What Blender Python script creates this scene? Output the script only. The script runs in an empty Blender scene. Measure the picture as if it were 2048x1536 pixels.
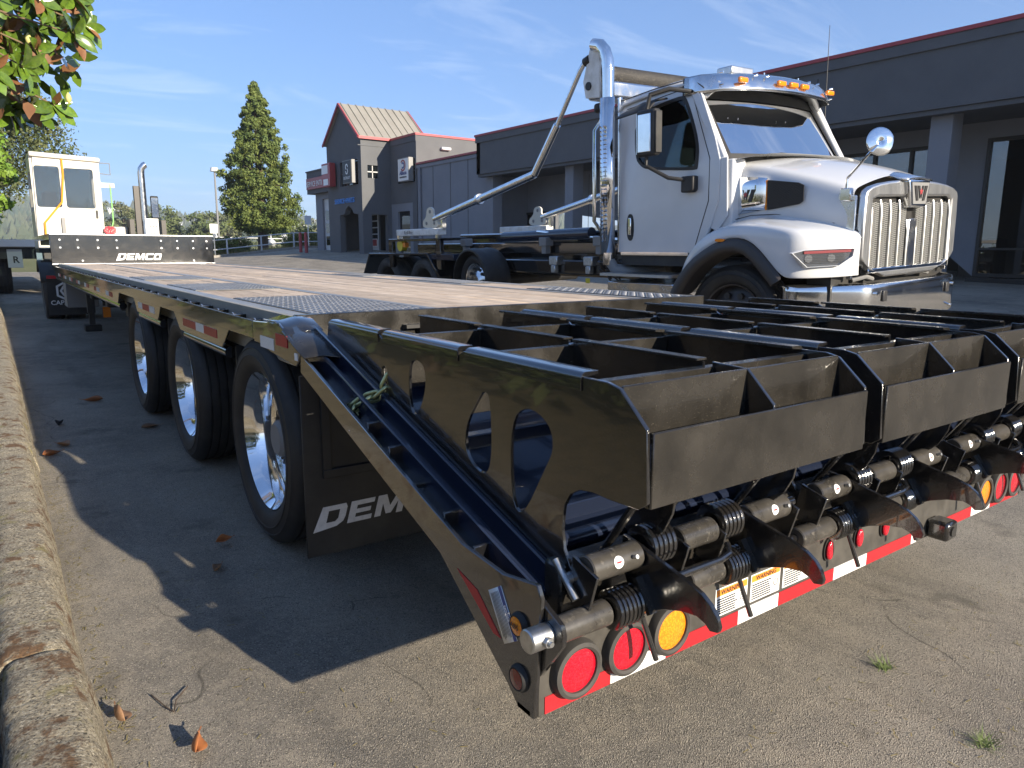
import bpy, bmesh, math, random
from mathutils import Vector, Matrix
from mathutils.noise import noise as pnoise
rnd = random.Random(7)
C = bpy.context.scene.collection
sc = bpy.context.scene
PI = math.pi
# ------------------------------------------------------------------ camera
CAM = Vector((-0.8653, -1.116, 1.259))
yaw, pitch, roll = math.radians(35.71), math.radians(10.52), math.radians(-0.289)
fw = Vector((math.sin(yaw)*math.cos(pitch), math.cos(yaw)*math.cos(pitch), -math.sin(pitch)))
rt = Vector((math.cos(yaw), -math.sin(yaw), 0)); dn = fw.cross(rt)
r2 = rt*math.cos(roll) + dn*math.sin(roll); d2 = dn*math.cos(roll) - rt*math.sin(roll)
cd = bpy.data.cameras.new('camera'); cam = bpy.data.objects.new('camera', cd); C.objects.link(cam)
m = Matrix((r2, -d2, -fw)).transposed().to_4x4(); m.translation = CAM
cam.matrix_world = m
cd.sensor_fit = 'HORIZONTAL'; cd.sensor_width = 36; cd.lens = 1438.16/2048*36
cd.clip_start = .05; cd.clip_end = 9000
sc.camera = cam
# ------------------------------------------------------------------ sun and sky
SUN = Vector((0.70, -2.85, 1.0)).normalized()
el = math.asin(SUN.z); az = math.atan2(SUN.x, SUN.y)
w = bpy.data.worlds.new('World'); sc.world = w; w.use_nodes = True
nt = w.node_tree; nt.nodes.clear()
out = nt.nodes.new('ShaderNodeOutputWorld'); bg = nt.nodes.new('ShaderNodeBackground')
sky = nt.nodes.new('ShaderNodeTexSky'); sky.sky_type = 'NISHITA'; sky.sun_disc = False
sky.sun_elevation = el; sky.sun_rotation = az; sky.altitude = 50; sky.air_density = 1.0; sky.dust_density = 0.1; sky.ozone_density = 3.0
bg.inputs[1].default_value = 0.132
# thin cirrus: streaky noise over the whole sky dome
tc = nt.nodes.new('ShaderNodeTexCoord'); sep = nt.nodes.new('ShaderNodeSeparateXYZ')
nt.links.new(tc.outputs['Generated'], sep.inputs[0])
add = nt.nodes.new('ShaderNodeMath'); add.operation = 'ADD'; add.inputs[1].default_value = .12
nt.links.new(sep.outputs[2], add.inputs[0])
dv = []
for k in (0, 1):
    d = nt.nodes.new('ShaderNodeMath'); d.operation = 'DIVIDE'
    nt.links.new(sep.outputs[k], d.inputs[0]); nt.links.new(add.outputs[0], d.inputs[1]); dv.append(d)
cmb = nt.nodes.new('ShaderNodeCombineXYZ'); nt.links.new(dv[0].outputs[0], cmb.inputs[0]); nt.links.new(dv[1].outputs[0], cmb.inputs[1])
mp = nt.nodes.new('ShaderNodeMapping'); mp.inputs['Rotation'].default_value = (0, 0, .5); mp.inputs['Scale'].default_value = (.55, 1.5, 1); mp.inputs['Location'].default_value = (2.3, .6, 0)
nt.links.new(cmb.outputs[0], mp.inputs[0])
n1 = nt.nodes.new('ShaderNodeTexNoise'); n1.inputs['Scale'].default_value = 1.7; n1.inputs['Detail'].default_value = 9; n1.inputs['Roughness'].default_value = .62; n1.inputs['Distortion'].default_value = .7
nt.links.new(mp.outputs[0], n1.inputs['Vector'])
rp = nt.nodes.new('ShaderNodeValToRGB'); rp.color_ramp.elements[0].position = .52; rp.color_ramp.elements[1].position = .86
rp.color_ramp.elements[1].color = (.42, .42, .42, 1)
nt.links.new(n1.outputs[0], rp.inputs[0])
mx = nt.nodes.new('ShaderNodeMix'); mx.data_type = 'RGBA'
mx.inputs[7].default_value = (4.2, 4.5, 4.9, 1)
nt.links.new(rp.outputs[0], mx.inputs[0]); 
gm = nt.nodes.new('ShaderNodeGamma'); gm.inputs[1].default_value = .60; nt.links.new(sky.outputs[0], gm.inputs[0])
tn = nt.nodes.new('ShaderNodeMix'); tn.data_type = 'RGBA'; tn.blend_type = 'MULTIPLY'; tn.inputs[0].default_value = 1; tn.inputs[7].default_value = (.60, .83, 1.24, 1)
nt.links.new(gm.outputs[0], tn.inputs[6]); nt.links.new(tn.outputs[2], mx.inputs[6]); nt.links.new(mx.outputs[2], bg.inputs[0])
nt.links.new(bg.outputs[0], out.inputs[0])
sl = bpy.data.lights.new('sun', 'SUN'); sl.energy = 5.0; sl.angle = math.radians(.53); sl.color = (1, .88, .70)
so = bpy.data.objects.new('sun', sl); C.objects.link(so); so.location = (5, -12, 20)
so.rotation_euler = SUN.to_track_quat('Z', 'Y').to_euler()
sc.view_settings.view_transform = 'Standard'; sc.view_settings.look = 'None'; sc.view_settings.gamma = 1
sc.view_settings.use_curve_mapping = False; sc.view_settings.exposure = 1.17
sc.cycles.max_bounces = 8; sc.cycles.transparent_max_bounces = 12; sc.cycles.use_denoising = True
# ------------------------------------------------------------------ materials
MATS = {}
def M(name, col, rough=.5, metal=0., col2=None, vs=6., vsc=None, lo=.4, hi=.65, det=5, bump=None, bd=.002, coat=0., spec=.5, rnd_v=0., rough2=None, emit=None, col3=None, s3=40., lo3=.6, hi3=.7, bs=None):
    m = bpy.data.materials.new(name); m.use_nodes = True; t = m.node_tree; p = t.nodes['Principled BSDF']
    N = t.nodes.new; L = t.links.new
    p.inputs['Base Color'].default_value = (*col, 1); p.inputs['Roughness'].default_value = rough; p.inputs['Metallic'].default_value = metal
    p.inputs['Coat Weight'].default_value = coat; p.inputs['Coat Roughness'].default_value = .04; p.inputs['Specular IOR Level'].default_value = spec
    co = N('ShaderNodeTexCoord'); src = co.outputs['Object']
    def noise(scale, vec=None, detail=det):
        n = N('ShaderNodeTexNoise'); n.inputs['Scale'].default_value = scale; n.inputs['Detail'].default_value = detail; n.inputs['Roughness'].default_value = .6
        if vec:
            q = N('ShaderNodeMapping'); q.inputs['Scale'].default_value = vec; L(src, q.inputs[0]); L(q.outputs[0], n.inputs['Vector'])
        else: L(src, n.inputs['Vector'])
        return n
    cur = None
    def ramp(n, a, b):
        r = N('ShaderNodeMapRange'); r.inputs[1].default_value = a; r.inputs[2].default_value = b; L(n.outputs[0], r.inputs[0]); return r
    if col2:
        n = noise(vs, vsc); r = ramp(n, lo, hi)
        x = N('ShaderNodeMix'); x.data_type = 'RGBA'; x.inputs[6].default_value = (*col, 1); x.inputs[7].default_value = (*col2, 1)
        L(r.outputs[0], x.inputs[0]); cur = x.outputs[2]
        if rough2 is not None:
            y = N('ShaderNodeMix'); y.inputs[2].default_value = rough; y.inputs[3].default_value = rough2
            L(r.outputs[0], y.inputs[0]); L(y.outputs[0], p.inputs['Roughness'])
    if col3:
        n = noise(s3, None, 3); r = ramp(n, lo3, hi3)
        x = N('ShaderNodeMix'); x.data_type = 'RGBA'; x.inputs[7].default_value = (*col3, 1)
        if cur: L(cur, x.inputs[6])
        else: x.inputs[6].default_value = (*col, 1)
        L(r.outputs[0], x.inputs[0]); cur = x.outputs[2]
    if rnd_v:
        o = N('ShaderNodeObjectInfo'); r = N('ShaderNodeMapRange'); r.inputs[3].default_value = 1-rnd_v; r.inputs[4].default_value = 1+rnd_v
        L(o.outputs['Random'], r.inputs[0])
        h = N('ShaderNodeHueSaturation')
        if cur: L(cur, h.inputs['Color'])
        else: h.inputs['Color'].default_value = (*col, 1)
        L(r.outputs[0], h.inputs['Value']); cur = h.outputs[0]
    if cur: L(cur, p.inputs['Base Color'])
    if bump:
        n = noise(bump, bs, 6); b = N('ShaderNodeBump'); b.inputs['Strength'].default_value = 1; b.inputs['Distance'].default_value = bd
        L(n.outputs[0], b.inputs['Height']); L(b.outputs[0], p.inputs['Normal'])
    if emit:
        p.inputs['Emission Color'].default_value = (*col, 1); p.inputs['Emission Strength'].default_value = emit
    MATS[name] = m; return m
M('black', (.009, .009, .010), .08, col2=(.018, .016, .014), vs=9, lo=.45, hi=.7, rough2=.2, bump=160, bd=.0005, coat=1.0, spec=.8, col3=(.16, .14, .11), s3=420, lo3=.69, hi3=.76)
M('dustblack', (.014, .013, .0115), .16, col2=(.030, .027, .023), vs=7, lo=.35, hi=.7, rough2=.34, bump=230, bd=.0005, coat=.3, col3=(.30, .26, .20), s3=520, lo3=.67, hi3=.74)
M('dusttube', (.058, .053, .046), .34, col2=(.036, .033, .029), vs=14, lo=.4, hi=.62, rough2=.26, col3=(.11, .10, .085), s3=60, lo3=.58, hi3=.72, coat=.15)
M('dustplate', (.045, .042, .037), .42, col2=(.075, .069, .06), vs=10, lo=.4, hi=.65, rough2=.55)
M('matblack', (.012, .012, .013), .55, col2=(.03, .028, .025), vs=5)
M('edgewear', (.25, .24, .22), .35, 0)
M('rubber', (.013, .013, .014), .62, col2=(.028, .026, .024), vs=8, bump=90, bd=.0006)
M('rubberdusty', (.03, .029, .027), .75, col2=(.06, .055, .05), vs=8)
M('chrome', (.86, .87, .88), .055, 1., col2=(.78, .79, .81), vs=6, rough2=.10)
M('alu', (.80, .81, .82), .16, 1., col2=(.68, .69, .70), vs=9, rough2=.28)
M('brushed', (.72, .73, .74), .3, 1., col2=(.60, .61, .62), vs=5, vsc=(30, 1, 1), rough2=.4)
M('zinc', (.56, .57, .58), .38, 1., col2=(.42, .43, .43), vs=40)
M('chainmetal', (.50, .50, .26), .30, .85, col2=(.30, .31, .15), vs=60)
M('white', (.585, .595, .61), .22, coat=.6, col2=(.555, .565, .58), vs=3)
M('whitematte', (.70, .70, .68), .5, col2=(.55, .54, .50), vs=9)
M('offwhite', (.55, .53, .47), .35, coat=.2, col2=(.52, .50, .44), vs=3)
M('red', (.42, .018, .025), .35, col2=(.34, .014, .02), vs=300)
M('redlens', (.42, .004, .016), .14, col2=(.60, .012, .03), vs=190, lo=.45, hi=.6, coat=.8, bump=240, bd=.0012)
M('amberlens', (.72, .19, .008), .14, col2=(.88, .30, .015), vs=190, lo=.45, hi=.6, coat=.8, bump=240, bd=.0012)
M('amber', (.75, .22, .01), .15, coat=.8)
M('darkredlens', (.16, .008, .012), .1, coat=.8)
M('tapewhite', (.74, .74, .73), .3, col2=(.62, .62, .62), vs=300)
M('decal', (.76, .76, .75), .35)
M('orange', (.80, .26, .03), .4)
M('blueprint', (.03, .06, .22), .4)
M('ink', (.02, .02, .022), .5)
M('silvertext', (.62, .62, .62), .35, .0, col2=(.52, .52, .52), vs=40)
M('wood', (.60, .475, .345), .75, col2=(.38, .285, .205), vs=9, vsc=(9, .35, 9), lo=.42, hi=.66, bump=12, bd=.003, bs=(20, .8, 20), rnd_v=.16, col3=(.66, .54, .42), s3=5, lo3=.52, hi3=.72)
M('tread', (.075, .08, .088), .34, .55, col2=(.12, .12, .12), vs=5, lo=.4, hi=.7, rough2=.5)
M('lug', (.34, .34, .34), .3, .6, col2=(.24, .24, .24), vs=7)
M('strip', (.27, .27, .26), .42, .3, col2=(.36, .34, .30), vs=6, vsc=(4, .6, 4))
M('blueblack', (.012, .017, .035), .12, coat=.5, bump=260, bd=.0006)
M('asphalt', (.060, .054, .046), .86)
M('glass', (.02, .03, .03), .02)
M('darkglass', (.006, .008, .009), .03, spec=.8)
M('stucco', (.110, .114, .122), .9, col2=(.099, .103, .111), vs=1.4, bump=60, bd=.004)
M('stuccolight', (.215, .224, .250), .9, col2=(.195, .204, .230), vs=1.2, bump=60, bd=.004)
M('stuccotan', (.125, .118, .105), .9, col2=(.11, .103, .092), vs=1.2, bump=60, bd=.004)
M('redtrim', (.33, .045, .055), .5)
M('roofmetal', (.30, .28, .24), .45, .1, col2=(.265, .245, .21), vs=1.5)
M('bronze', (.025, .022, .02), .4)
M('signred', (.33, .045, .05), .4)
M('bluetext', (.06, .25, .65), .45)
M('bark', (.10, .07, .05), .9, col2=(.05, .035, .025), vs=9, vsc=(1, 1, .3), bump=14, bd=.02)
M('twig', (.16, .11, .06), .8)
M('leafgreen', (.100, .165, .018), .22, col2=(.055, .105, .014), vs=5, coat=.35, rnd_v=.3)
M('leafbrown', (.20, .092, .034), .6, col2=(.15, .065, .025), vs=8, rnd_v=.25)
M('bud', (.50, .46, .16), .6)
M('dryleaf', (.34, .12, .035), .7, col2=(.24, .10, .045), vs=40, rnd_v=.2)
M('drytan', (.30, .17, .09), .7, col2=(.20, .11, .06), vs=40)
M('conifer', (.058, .095, .020), .75, col2=(.125, .155, .030), vs=1.1, lo=.35, hi=.65)
M('pine', (.050, .074, .022), .8, col2=(.11, .118, .04), vs=.8)
M('maple', (.10, .19, .016), .6, col2=(.16, .25, .03), vs=1.5)
M('broad', (.050, .078, .022), .8, col2=(.105, .125, .045), vs=.35, lo=.35, hi=.65)
M('broadpale', (.085, .105, .045), .8, col2=(.14, .145, .075), vs=.4)
M('hedge', (.075, .115, .018), .75, col2=(.13, .165, .03), vs=1.3)
M('farwood', (.045, .070, .042), .9, col2=(.085, .10, .055), vs=.02, lo=.4, hi=.6)
M('drygrass', (.30, .235, .10), .9, col2=(.20, .18, .07), vs=3)
M('grass', (.10, .13, .035), .9, col2=(.22, .20, .09), vs=.2)
M('weed', (.15, .20, .06), .7)
M('soil', (.22, .17, .085), .95, col2=(.12, .10, .05), vs=9, bump=30, bd=.02)
M('mesh', (.01, .01, .011), .4)
M('yellow', (.62, .50, .03), .4)
M('orangebar', (.62, .27, .02), .35)
M('hosegreen', (.25, .55, .18), .4)
M('hosered', (.55, .06, .08), .4)
M('greypaint', (.20, .20, .20), .5)
M('darkpaint', (.035, .03, .028), .45)
M('interior', (.028, .03, .032), .7)
M('seat', (.02, .02, .022), .8)
M('conccol', (.30, .28, .25), .9, col2=(.22, .21, .19), vs=6)
M('signgrey', (.45, .45, .45), .6)
M('tarp', (.018, .016, .014), .6, col3=(.30, .27, .22), s3=120, lo3=.60, hi3=.68, bump=60, bd=.01)
M('roofdark', (.10, .09, .085), .8)
M('hangar', (.55, .56, .57), .6)
M('orangesign', (.75, .12, .03), .6)

def nodes_of(name):
    m = MATS[name]; return m.node_tree, m.node_tree.nodes['Principled BSDF']
# glass: thin pane, Fresnel reflection over a tinted see-through
def glass(name, tint, extra=.0, rough=.0):
    t, p = nodes_of(name); t.nodes.clear(); N = t.nodes.new; L = t.links.new
    o = N('ShaderNodeOutputMaterial'); mixn = N('ShaderNodeMixShader'); f = N('ShaderNodeFresnel'); f.inputs[0].default_value = 1.45
    tr = N('ShaderNodeBsdfTransparent'); tr.inputs[0].default_value = (*tint, 1); g = N('ShaderNodeBsdfGlossy'); g.inputs['Roughness'].default_value = rough
    a = N('ShaderNodeMath'); a.operation = 'MULTIPLY_ADD'; a.inputs[1].default_value = 1.1; a.inputs[2].default_value = extra
    L(f.outputs[0], a.inputs[0]); L(a.outputs[0], mixn.inputs[0]); L(tr.outputs[0], mixn.inputs[1]); L(g.outputs[0], mixn.inputs[2]); L(mixn.outputs[0], o.inputs[0])
glass('glass', (.40, .48, .48), .0)
M('shopglass', (.1, .1, .1)); glass('shopglass', (.62, .62, .60), .13)
M('lampinner', (.22, .22, .23), .25, .9)
MATS['lens'] = MATS['glass'].copy(); MATS['lens'].name = 'lens'
for q_ in MATS['lens'].node_tree.nodes:
    if q_.type == 'BSDF_TRANSPARENT': q_.inputs[0].default_value = (.86, .88, .9, 1)
# asphalt sheet: aggregate, wear, cracks; dry grass beyond the lot
def asphalt():
    t, p = nodes_of('asphalt'); N = t.nodes.new; L = t.links.new
    co = N('ShaderNodeTexCoord').outputs['Object']
    def nz(s, d=4, rg=.6):
        n = N('ShaderNodeTexNoise'); n.inputs['Scale'].default_value = s; n.inputs['Detail'].default_value = d; n.inputs['Roughness'].default_value = rg; L(co, n.inputs['Vector']); return n.outputs[0]
    def mr(a, lo, hi, o0=0, o1=1):
        r = N('ShaderNodeMapRange'); r.inputs[1].default_value = lo; r.inputs[2].default_value = hi; r.inputs[3].default_value = o0; r.inputs[4].default_value = o1; L(a, r.inputs[0]); return r.outputs[0]
    def mix(f, a, b):
        x = N('ShaderNodeMix'); x.data_type = 'RGBA'; L(f, x.inputs[0])
        for i, v in ((6, a), (7, b)):
            if isinstance(v, tuple): x.inputs[i].default_value = (*v, 1)
            else: L(v, x.inputs[i])
        return x.outputs[2]
    c = mix(mr(nz(.6, 7, .65), .38, .62), (.19, .174, .149), (.345, .312, .256))
    c = mix(mr(nz(5.5, 5, .7), .46, .72), c, (.34, .30, .24))
    v = N('ShaderNodeTexVoronoi'); v.inputs['Scale'].default_value = 300; L(co, v.inputs['Vector'])
    sepc = N('ShaderNodeSeparateColor'); L(v.outputs['Color'], sepc.inputs[0])
    c = mix(mr(sepc.outputs[0], .80, .98), c, (.46, .41, .33))
    c = mix(mr(sepc.outputs[1], .74, .99), c, (.10, .09, .076))
    st = N('ShaderNodeTexNoise'); st.inputs['Scale'].default_value = 1.0; st.inputs['Detail'].default_value = 6; q_ = N('ShaderNodeMapping'); q_.inputs['Scale'].default_value = (2.6, .35, 1); q_.inputs['Rotation'].default_value = (0, 0, .25); L(co, q_.inputs[0]); L(q_.outputs[0], st.inputs['Vector'])
    c = mix(mr(st.outputs[0], .52, .74, 0, .55), c, (.105, .095, .08))
    c = mix(mr(nz(2.7, 3), .62, .70, 0, .5), c, (.09, .082, .07))
    c = mix(mr(nz(18, 8, .75), .54, .72, 0, .6), c, (.40, .36, .28))
    # cracks
    w1 = N('ShaderNodeTexNoise'); w1.inputs['Scale'].default_value = 1.6; L(co, w1.inputs['Vector'])
    ad = N('ShaderNodeVectorMath'); ad.operation = 'MULTIPLY_ADD'; ad.inputs[1].default_value = (.9, .9, 0); L(w1.outputs['Color'], ad.inputs[0]); L(co, ad.inputs[2])
    vc = N('ShaderNodeTexVoronoi'); vc.feature = 'DISTANCE_TO_EDGE'; vc.inputs['Scale'].default_value = .42; L(ad.outputs[0], vc.inputs['Vector'])
    cr = mr(vc.outputs['Distance'], .0006, .0026, 1, 0)
    msk = mr(nz(2.2, 4), .50, .56); mul = N('ShaderNodeMath'); mul.operation = 'MULTIPLY'; L(cr, mul.inputs[0]); L(msk, mul.inputs[1])
    c = mix(mr(mul.outputs[0], 0, 1, 0, .55), c, (.05, .045, .038))
    # field beyond the paved lot
    s = N('ShaderNodeSeparateXYZ'); L(co, s.inputs[0])
    far = mr(s.outputs[1], 47.5, 48.5); c = mix(far, c, mix(nz(.08, 4), (.19, .17, .075), (.09, .115, .035)))
    L(c, p.inputs['Base Color'])
    b = N('ShaderNodeBump'); b.inputs['Distance'].default_value = .0045; b.inputs['Strength'].default_value = 1.0
    h = N('ShaderNodeMath'); h.operation = 'MULTIPLY_ADD'; h.inputs[1].default_value = .5; L(nz(130, 6, .78), h.inputs[0]); L(v.outputs['Distance'], h.inputs[2])
    L(h.outputs[0], b.inputs['Height']); L(b.outputs[0], p.inputs['Normal']); p.inputs['Roughness'].default_value = .9; p.inputs['Specular IOR Level'].default_value = .25
asphalt()
# weathered kerb concrete with rust-brown scabs and yellow moss
def kerbmat():
    M('kerb', (.36, .33, .27), .9); t, p = nodes_of('kerb'); N = t.nodes.new; L = t.links.new
    co = N('ShaderNodeTexCoord').outputs['Object']
    def nz(s, d=5, sc3=None, off=0):
        n = N('ShaderNodeTexNoise'); n.inputs['Scale'].default_value = s; n.inputs['Detail'].default_value = d; n.inputs['Roughness'].default_value = .68
        q = N('ShaderNodeMapping'); q.inputs['Scale'].default_value = sc3 or (1, 1, 1); q.inputs['Location'].default_value = (off, off, 0); L(co, q.inputs[0]); L(q.outputs[0], n.inputs['Vector']); return n.outputs[0]
    def mr(a, lo, hi):
        r = N('ShaderNodeMapRange'); r.inputs[1].default_value = lo; r.inputs[2].default_value = hi; L(a, r.inputs[0]); return r.outputs[0]
    def mix(f, a, b):
        x = N('ShaderNodeMix'); x.data_type = 'RGBA'; L(f, x.inputs[0])
        for i, v in ((6, a), (7, b)):
            if isinstance(v, tuple): x.inputs[i].default_value = (*v, 1)
            else: L(v, x.inputs[i])
        return x.outputs[2]
    c = mix(mr(nz(14), .3, .72), (.24, .205, .15), (.52, .45, .32))
    c = mix(mr(nz(110, 4), .51, .62), c, (.60, .54, .42))
    c = mix(mr(nz(130, 4, None, 4), .52, .62), c, (.09, .078, .056))
    c = mix(mr(nz(11, 12, (1, .7, 1), 2), .53, .61), c, (.175, .10, .05))
    c = mix(mr(nz(8, 9, None, 9), .57, .70), c, (.30, .265, .09))
    L(c, p.inputs['Base Color'])
    b = N('ShaderNodeBump'); b.inputs['Distance'].default_value = .03; L(nz(70, 12), b.inputs['Height']); L(b.outputs[0], p.inputs['Normal'])
kerbmat()

# ------------------------------------------------------------------ mesh helpers
AX = {'x': lambda a, b, c: (c, a, b), 'y': lambda a, b, c: (a, c, b), 'z': lambda a, b, c: (a, b, c)}
class B:
    def __init__(s): s.v = []; s.f = []
    def add(s, v, f):
        n = len(s.v); s.v += [tuple(p) for p in v]; s.f += [tuple(i+n for i in q) for q in f]; return s
    def box(s, x0, x1, y0, y1, z0, z1):
        v = [(x, y, z) for z in (z0, z1) for y in (y0, y1) for x in (x0, x1)]
        return s.add(v, [(0, 2, 3, 1), (4, 5, 7, 6), (0, 1, 5, 4), (2, 6, 7, 3), (0, 4, 6, 2), (1, 3, 7, 5)])
    def bar(s, p, q, wd, h, up=(0, 0, 1)):
        p, q = Vector(p), Vector(q); d = (q-p).normalized(); sd = d.cross(Vector(up)).normalized(); u = sd.cross(d)
        v = [e + sd*a*wd/2 + u*b*h/2 for e in (p, q) for a, b in ((-1, -1), (1, -1), (1, 1), (-1, 1))]
        return s.add(v, [(0, 1, 2, 3), (7, 6, 5, 4), (0, 4, 5, 1), (1, 5, 6, 2), (2, 6, 7, 3), (3, 7, 4, 0)])
    def cyl(s, p, q, r, n=16, r2=None, cap=True):
        p, q = Vector(p), Vector(q); d = (q-p).normalized(); a = d.orthogonal().normalized(); b = d.cross(a); r2 = r if r2 is None else r2
        v = []
        for e, rr in ((p, r), (q, r2)):
            for i in range(n):
                t = 2*PI*i/n; v.append(e + (a*math.cos(t)+b*math.sin(t))*rr)
        f = [(i, (i+1) % n, n+(i+1) % n, n+i) for i in range(n)]
        if cap: f += [tuple(range(n))[::-1], tuple(range(n, 2*n))]
        return s.add(v, f)
    def tube(s, path, r, n=8, closed=False, cap=True):
        P = [Vector(p) for p in path]; k = len(P); v = []; prev = None
        rs = r if isinstance(r, (list, tuple)) else [r]*k
        for i, p in enumerate(P):
            d = (P[(i+1) % k]-P[i-1]) if closed else (P[min(i+1, k-1)]-P[max(i-1, 0)])
            d.normalize()
            a = d.orthogonal() if prev is None else (prev - d*prev.dot(d))
            if a.length < 1e-6: a = d.orthogonal()
            a.normalize(); prev = a; b = d.cross(a)
            for j in range(n):
                t = 2*PI*j/n; v.append(p+(a*math.cos(t)+b*math.sin(t))*rs[i])
        f = []
        for i in range(k if closed else k-1):
            for j in range(n):
                f.append((i*n+j, i*n+(j+1) % n, ((i+1) % k)*n+(j+1) % n, ((i+1) % k)*n+j))
        if cap and not closed: f += [tuple(range(n))[::-1], tuple(range((k-1)*n, k*n))]
        return s.add(v, f)
    def lathe(s, prof, o, axis='x', n=40, close=True):
        # prof: list of (along, radius)
        o = Vector(o); v = []; k = len(prof)
        for a, r in prof:
            for i in range(n):
                t = 2*PI*i/n; v.append(o + Vector(AX[axis](r*math.cos(t), r*math.sin(t), a)))
        f = []
        for i in range(k if close else k-1):
            for j in range(n):
                f.append((i*n+j, i*n+(j+1) % n, ((i+1) % k)*n+(j+1) % n, ((i+1) % k)*n+j))
        return s.add(v, f)
    def prism(s, poly, axis, a, b):
        n = len(poly); v = [AX[axis](p[0], p[1], c) for c in (a, b) for p in poly]
        return s.add(v, [tuple(range(n))[::-1], tuple(range(n, 2*n))] + [(i, (i+1) % n, n+(i+1) % n, n+i) for i in range(n)])
    def plate(s, outer, holes, axis, a, b):
        bm = bmesh.new(); loops = []
        for lp in [outer]+holes:
            vs = [bm.verts.new((p[0], p[1], 0)) for p in lp]; loops.append(vs)
            for i in range(len(vs)): bm.edges.new((vs[i-1], vs[i]))
        bmesh.ops.triangle_fill(bm, use_beauty=True, use_dissolve=False, edges=bm.edges[:])
        bm.verts.index_update(); P = [(q.co.x, q.co.y) for q in bm.verts]; F = [tuple(q.index for q in fc.verts) for fc in bm.faces]; n = len(P)
        v = [AX[axis](p[0], p[1], c) for c in (a, b) for p in P]
        f = [q[::-1] for q in F] + [tuple(i+n for i in q) for q in F]; k = 0
        for lp in [outer]+holes:
            c = len(lp)
            for i in range(c): f.append((k+i, k+(i+1) % c, n+k+(i+1) % c, n+k+i))
            k += c
        bm.free(); return s.add(v, f)
    def grid(s, rows, close=False):
        m_ = len(rows[0]); v = [p for r in rows for p in r]
        f = [(i*m_+j, i*m_+j+1, (i+1)*m_+j+1, (i+1)*m_+j) for i in range(len(rows)-1) for j in range(m_-1)]
        return s.add(v, f)
    def mesh(s, name, smooth=35):
        me = bpy.data.meshes.new(name); me.from_pydata(s.v, [], s.f); me.update()
        bm = bmesh.new(); bm.from_mesh(me); bmesh.ops.recalc_face_normals(bm, faces=bm.faces[:]); bm.to_mesh(me); bm.free()
        if smooth:
            me.polygons.foreach_set('use_smooth', [True]*len(me.polygons)); me.set_sharp_from_angle(angle=math.radians(smooth))
        return me
    def obj(s, name, mat, par=None, smooth=35, bev=0, seg=1, sub=0, kind=None, thick=0):
        o = bpy.data.objects.new(name, s.mesh(name, smooth)); C.objects.link(o)
        if mat: o.data.materials.append(MATS[mat])
        if thick:
            q = o.modifiers.new('solid', 'SOLIDIFY'); q.thickness = thick; q.offset = 0
        if sub:
            q = o.modifiers.new('sub', 'SUBSURF'); q.levels = q.render_levels = sub
        if bev:
            q = o.modifiers.new('bevel', 'BEVEL'); q.width = bev; q.segments = seg; q.limit_method = 'ANGLE'; q.angle_limit = math.radians(40)
        if kind: o['kind'] = kind
        return attach(o, par)
def wmat(p):
    return (wmat(p.parent) @ p.matrix_parent_inverse if p.parent else Matrix()) @ p.matrix_basis
def attach(o, par):
    if par:
        o.parent = par; o.matrix_parent_inverse = wmat(par).inverted()
    return o
def tag(o, label=None, cat=None, group=None, kind=None):
    for k, v in (('label', label), ('category', cat), ('group', group), ('kind', kind)):
        if v: o[k] = v
    return o
def thing(name, loc, label, cat, group=None):
    o = bpy.data.objects.new(name, None); C.objects.link(o); o.empty_display_size = .2; o.location = loc
    return tag(o, label, cat, group)
def kids(o): return [c for c in C.objects if c.parent is o]
def dup(root, loc=None, rotz=None, par=None, scale=None):
    r = root.copy(); C.objects.link(r)
    if par is not None: r.parent = par
    if loc is not None: r.location = loc
    if rotz is not None: r.rotation_euler = (0, 0, rotz)
    if scale: r.scale = scale if isinstance(scale, tuple) else (scale,)*3
    for c in kids(root):
        c2 = c.copy(); C.objects.link(c2); c2.parent = r
        for g in kids(c):
            g2 = g.copy(); C.objects.link(g2); g2.parent = c2
    return r
def text(name, s, mat, par, o, right, up, size, ext=.001, shear=0, bold=0, align='LEFT', sx=1.):
    cu = bpy.data.curves.new(name, 'FONT'); cu.body = s; cu.size = size; cu.extrude = ext; cu.shear = shear; cu.offset = bold; cu.align_x = align; cu.resolution_u = 3
    t = bpy.data.objects.new(name+'_tmp', cu); C.objects.link(t)
    me = bpy.data.meshes.new_from_object(t.evaluated_get(bpy.context.evaluated_depsgraph_get()))
    bpy.data.objects.remove(t)
    R_, U_ = Vector(right).normalized(), Vector(up).normalized(); Nn = R_.cross(U_)
    mt = Matrix((R_*sx, U_, Nn)).transposed().to_4x4(); mt.translation = Vector(o); me.transform(mt)
    ob = bpy.data.objects.new(name, me); C.objects.link(ob); me.materials.clear(); me.materials.append(MATS[mat])
    return attach(ob, par)
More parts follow.
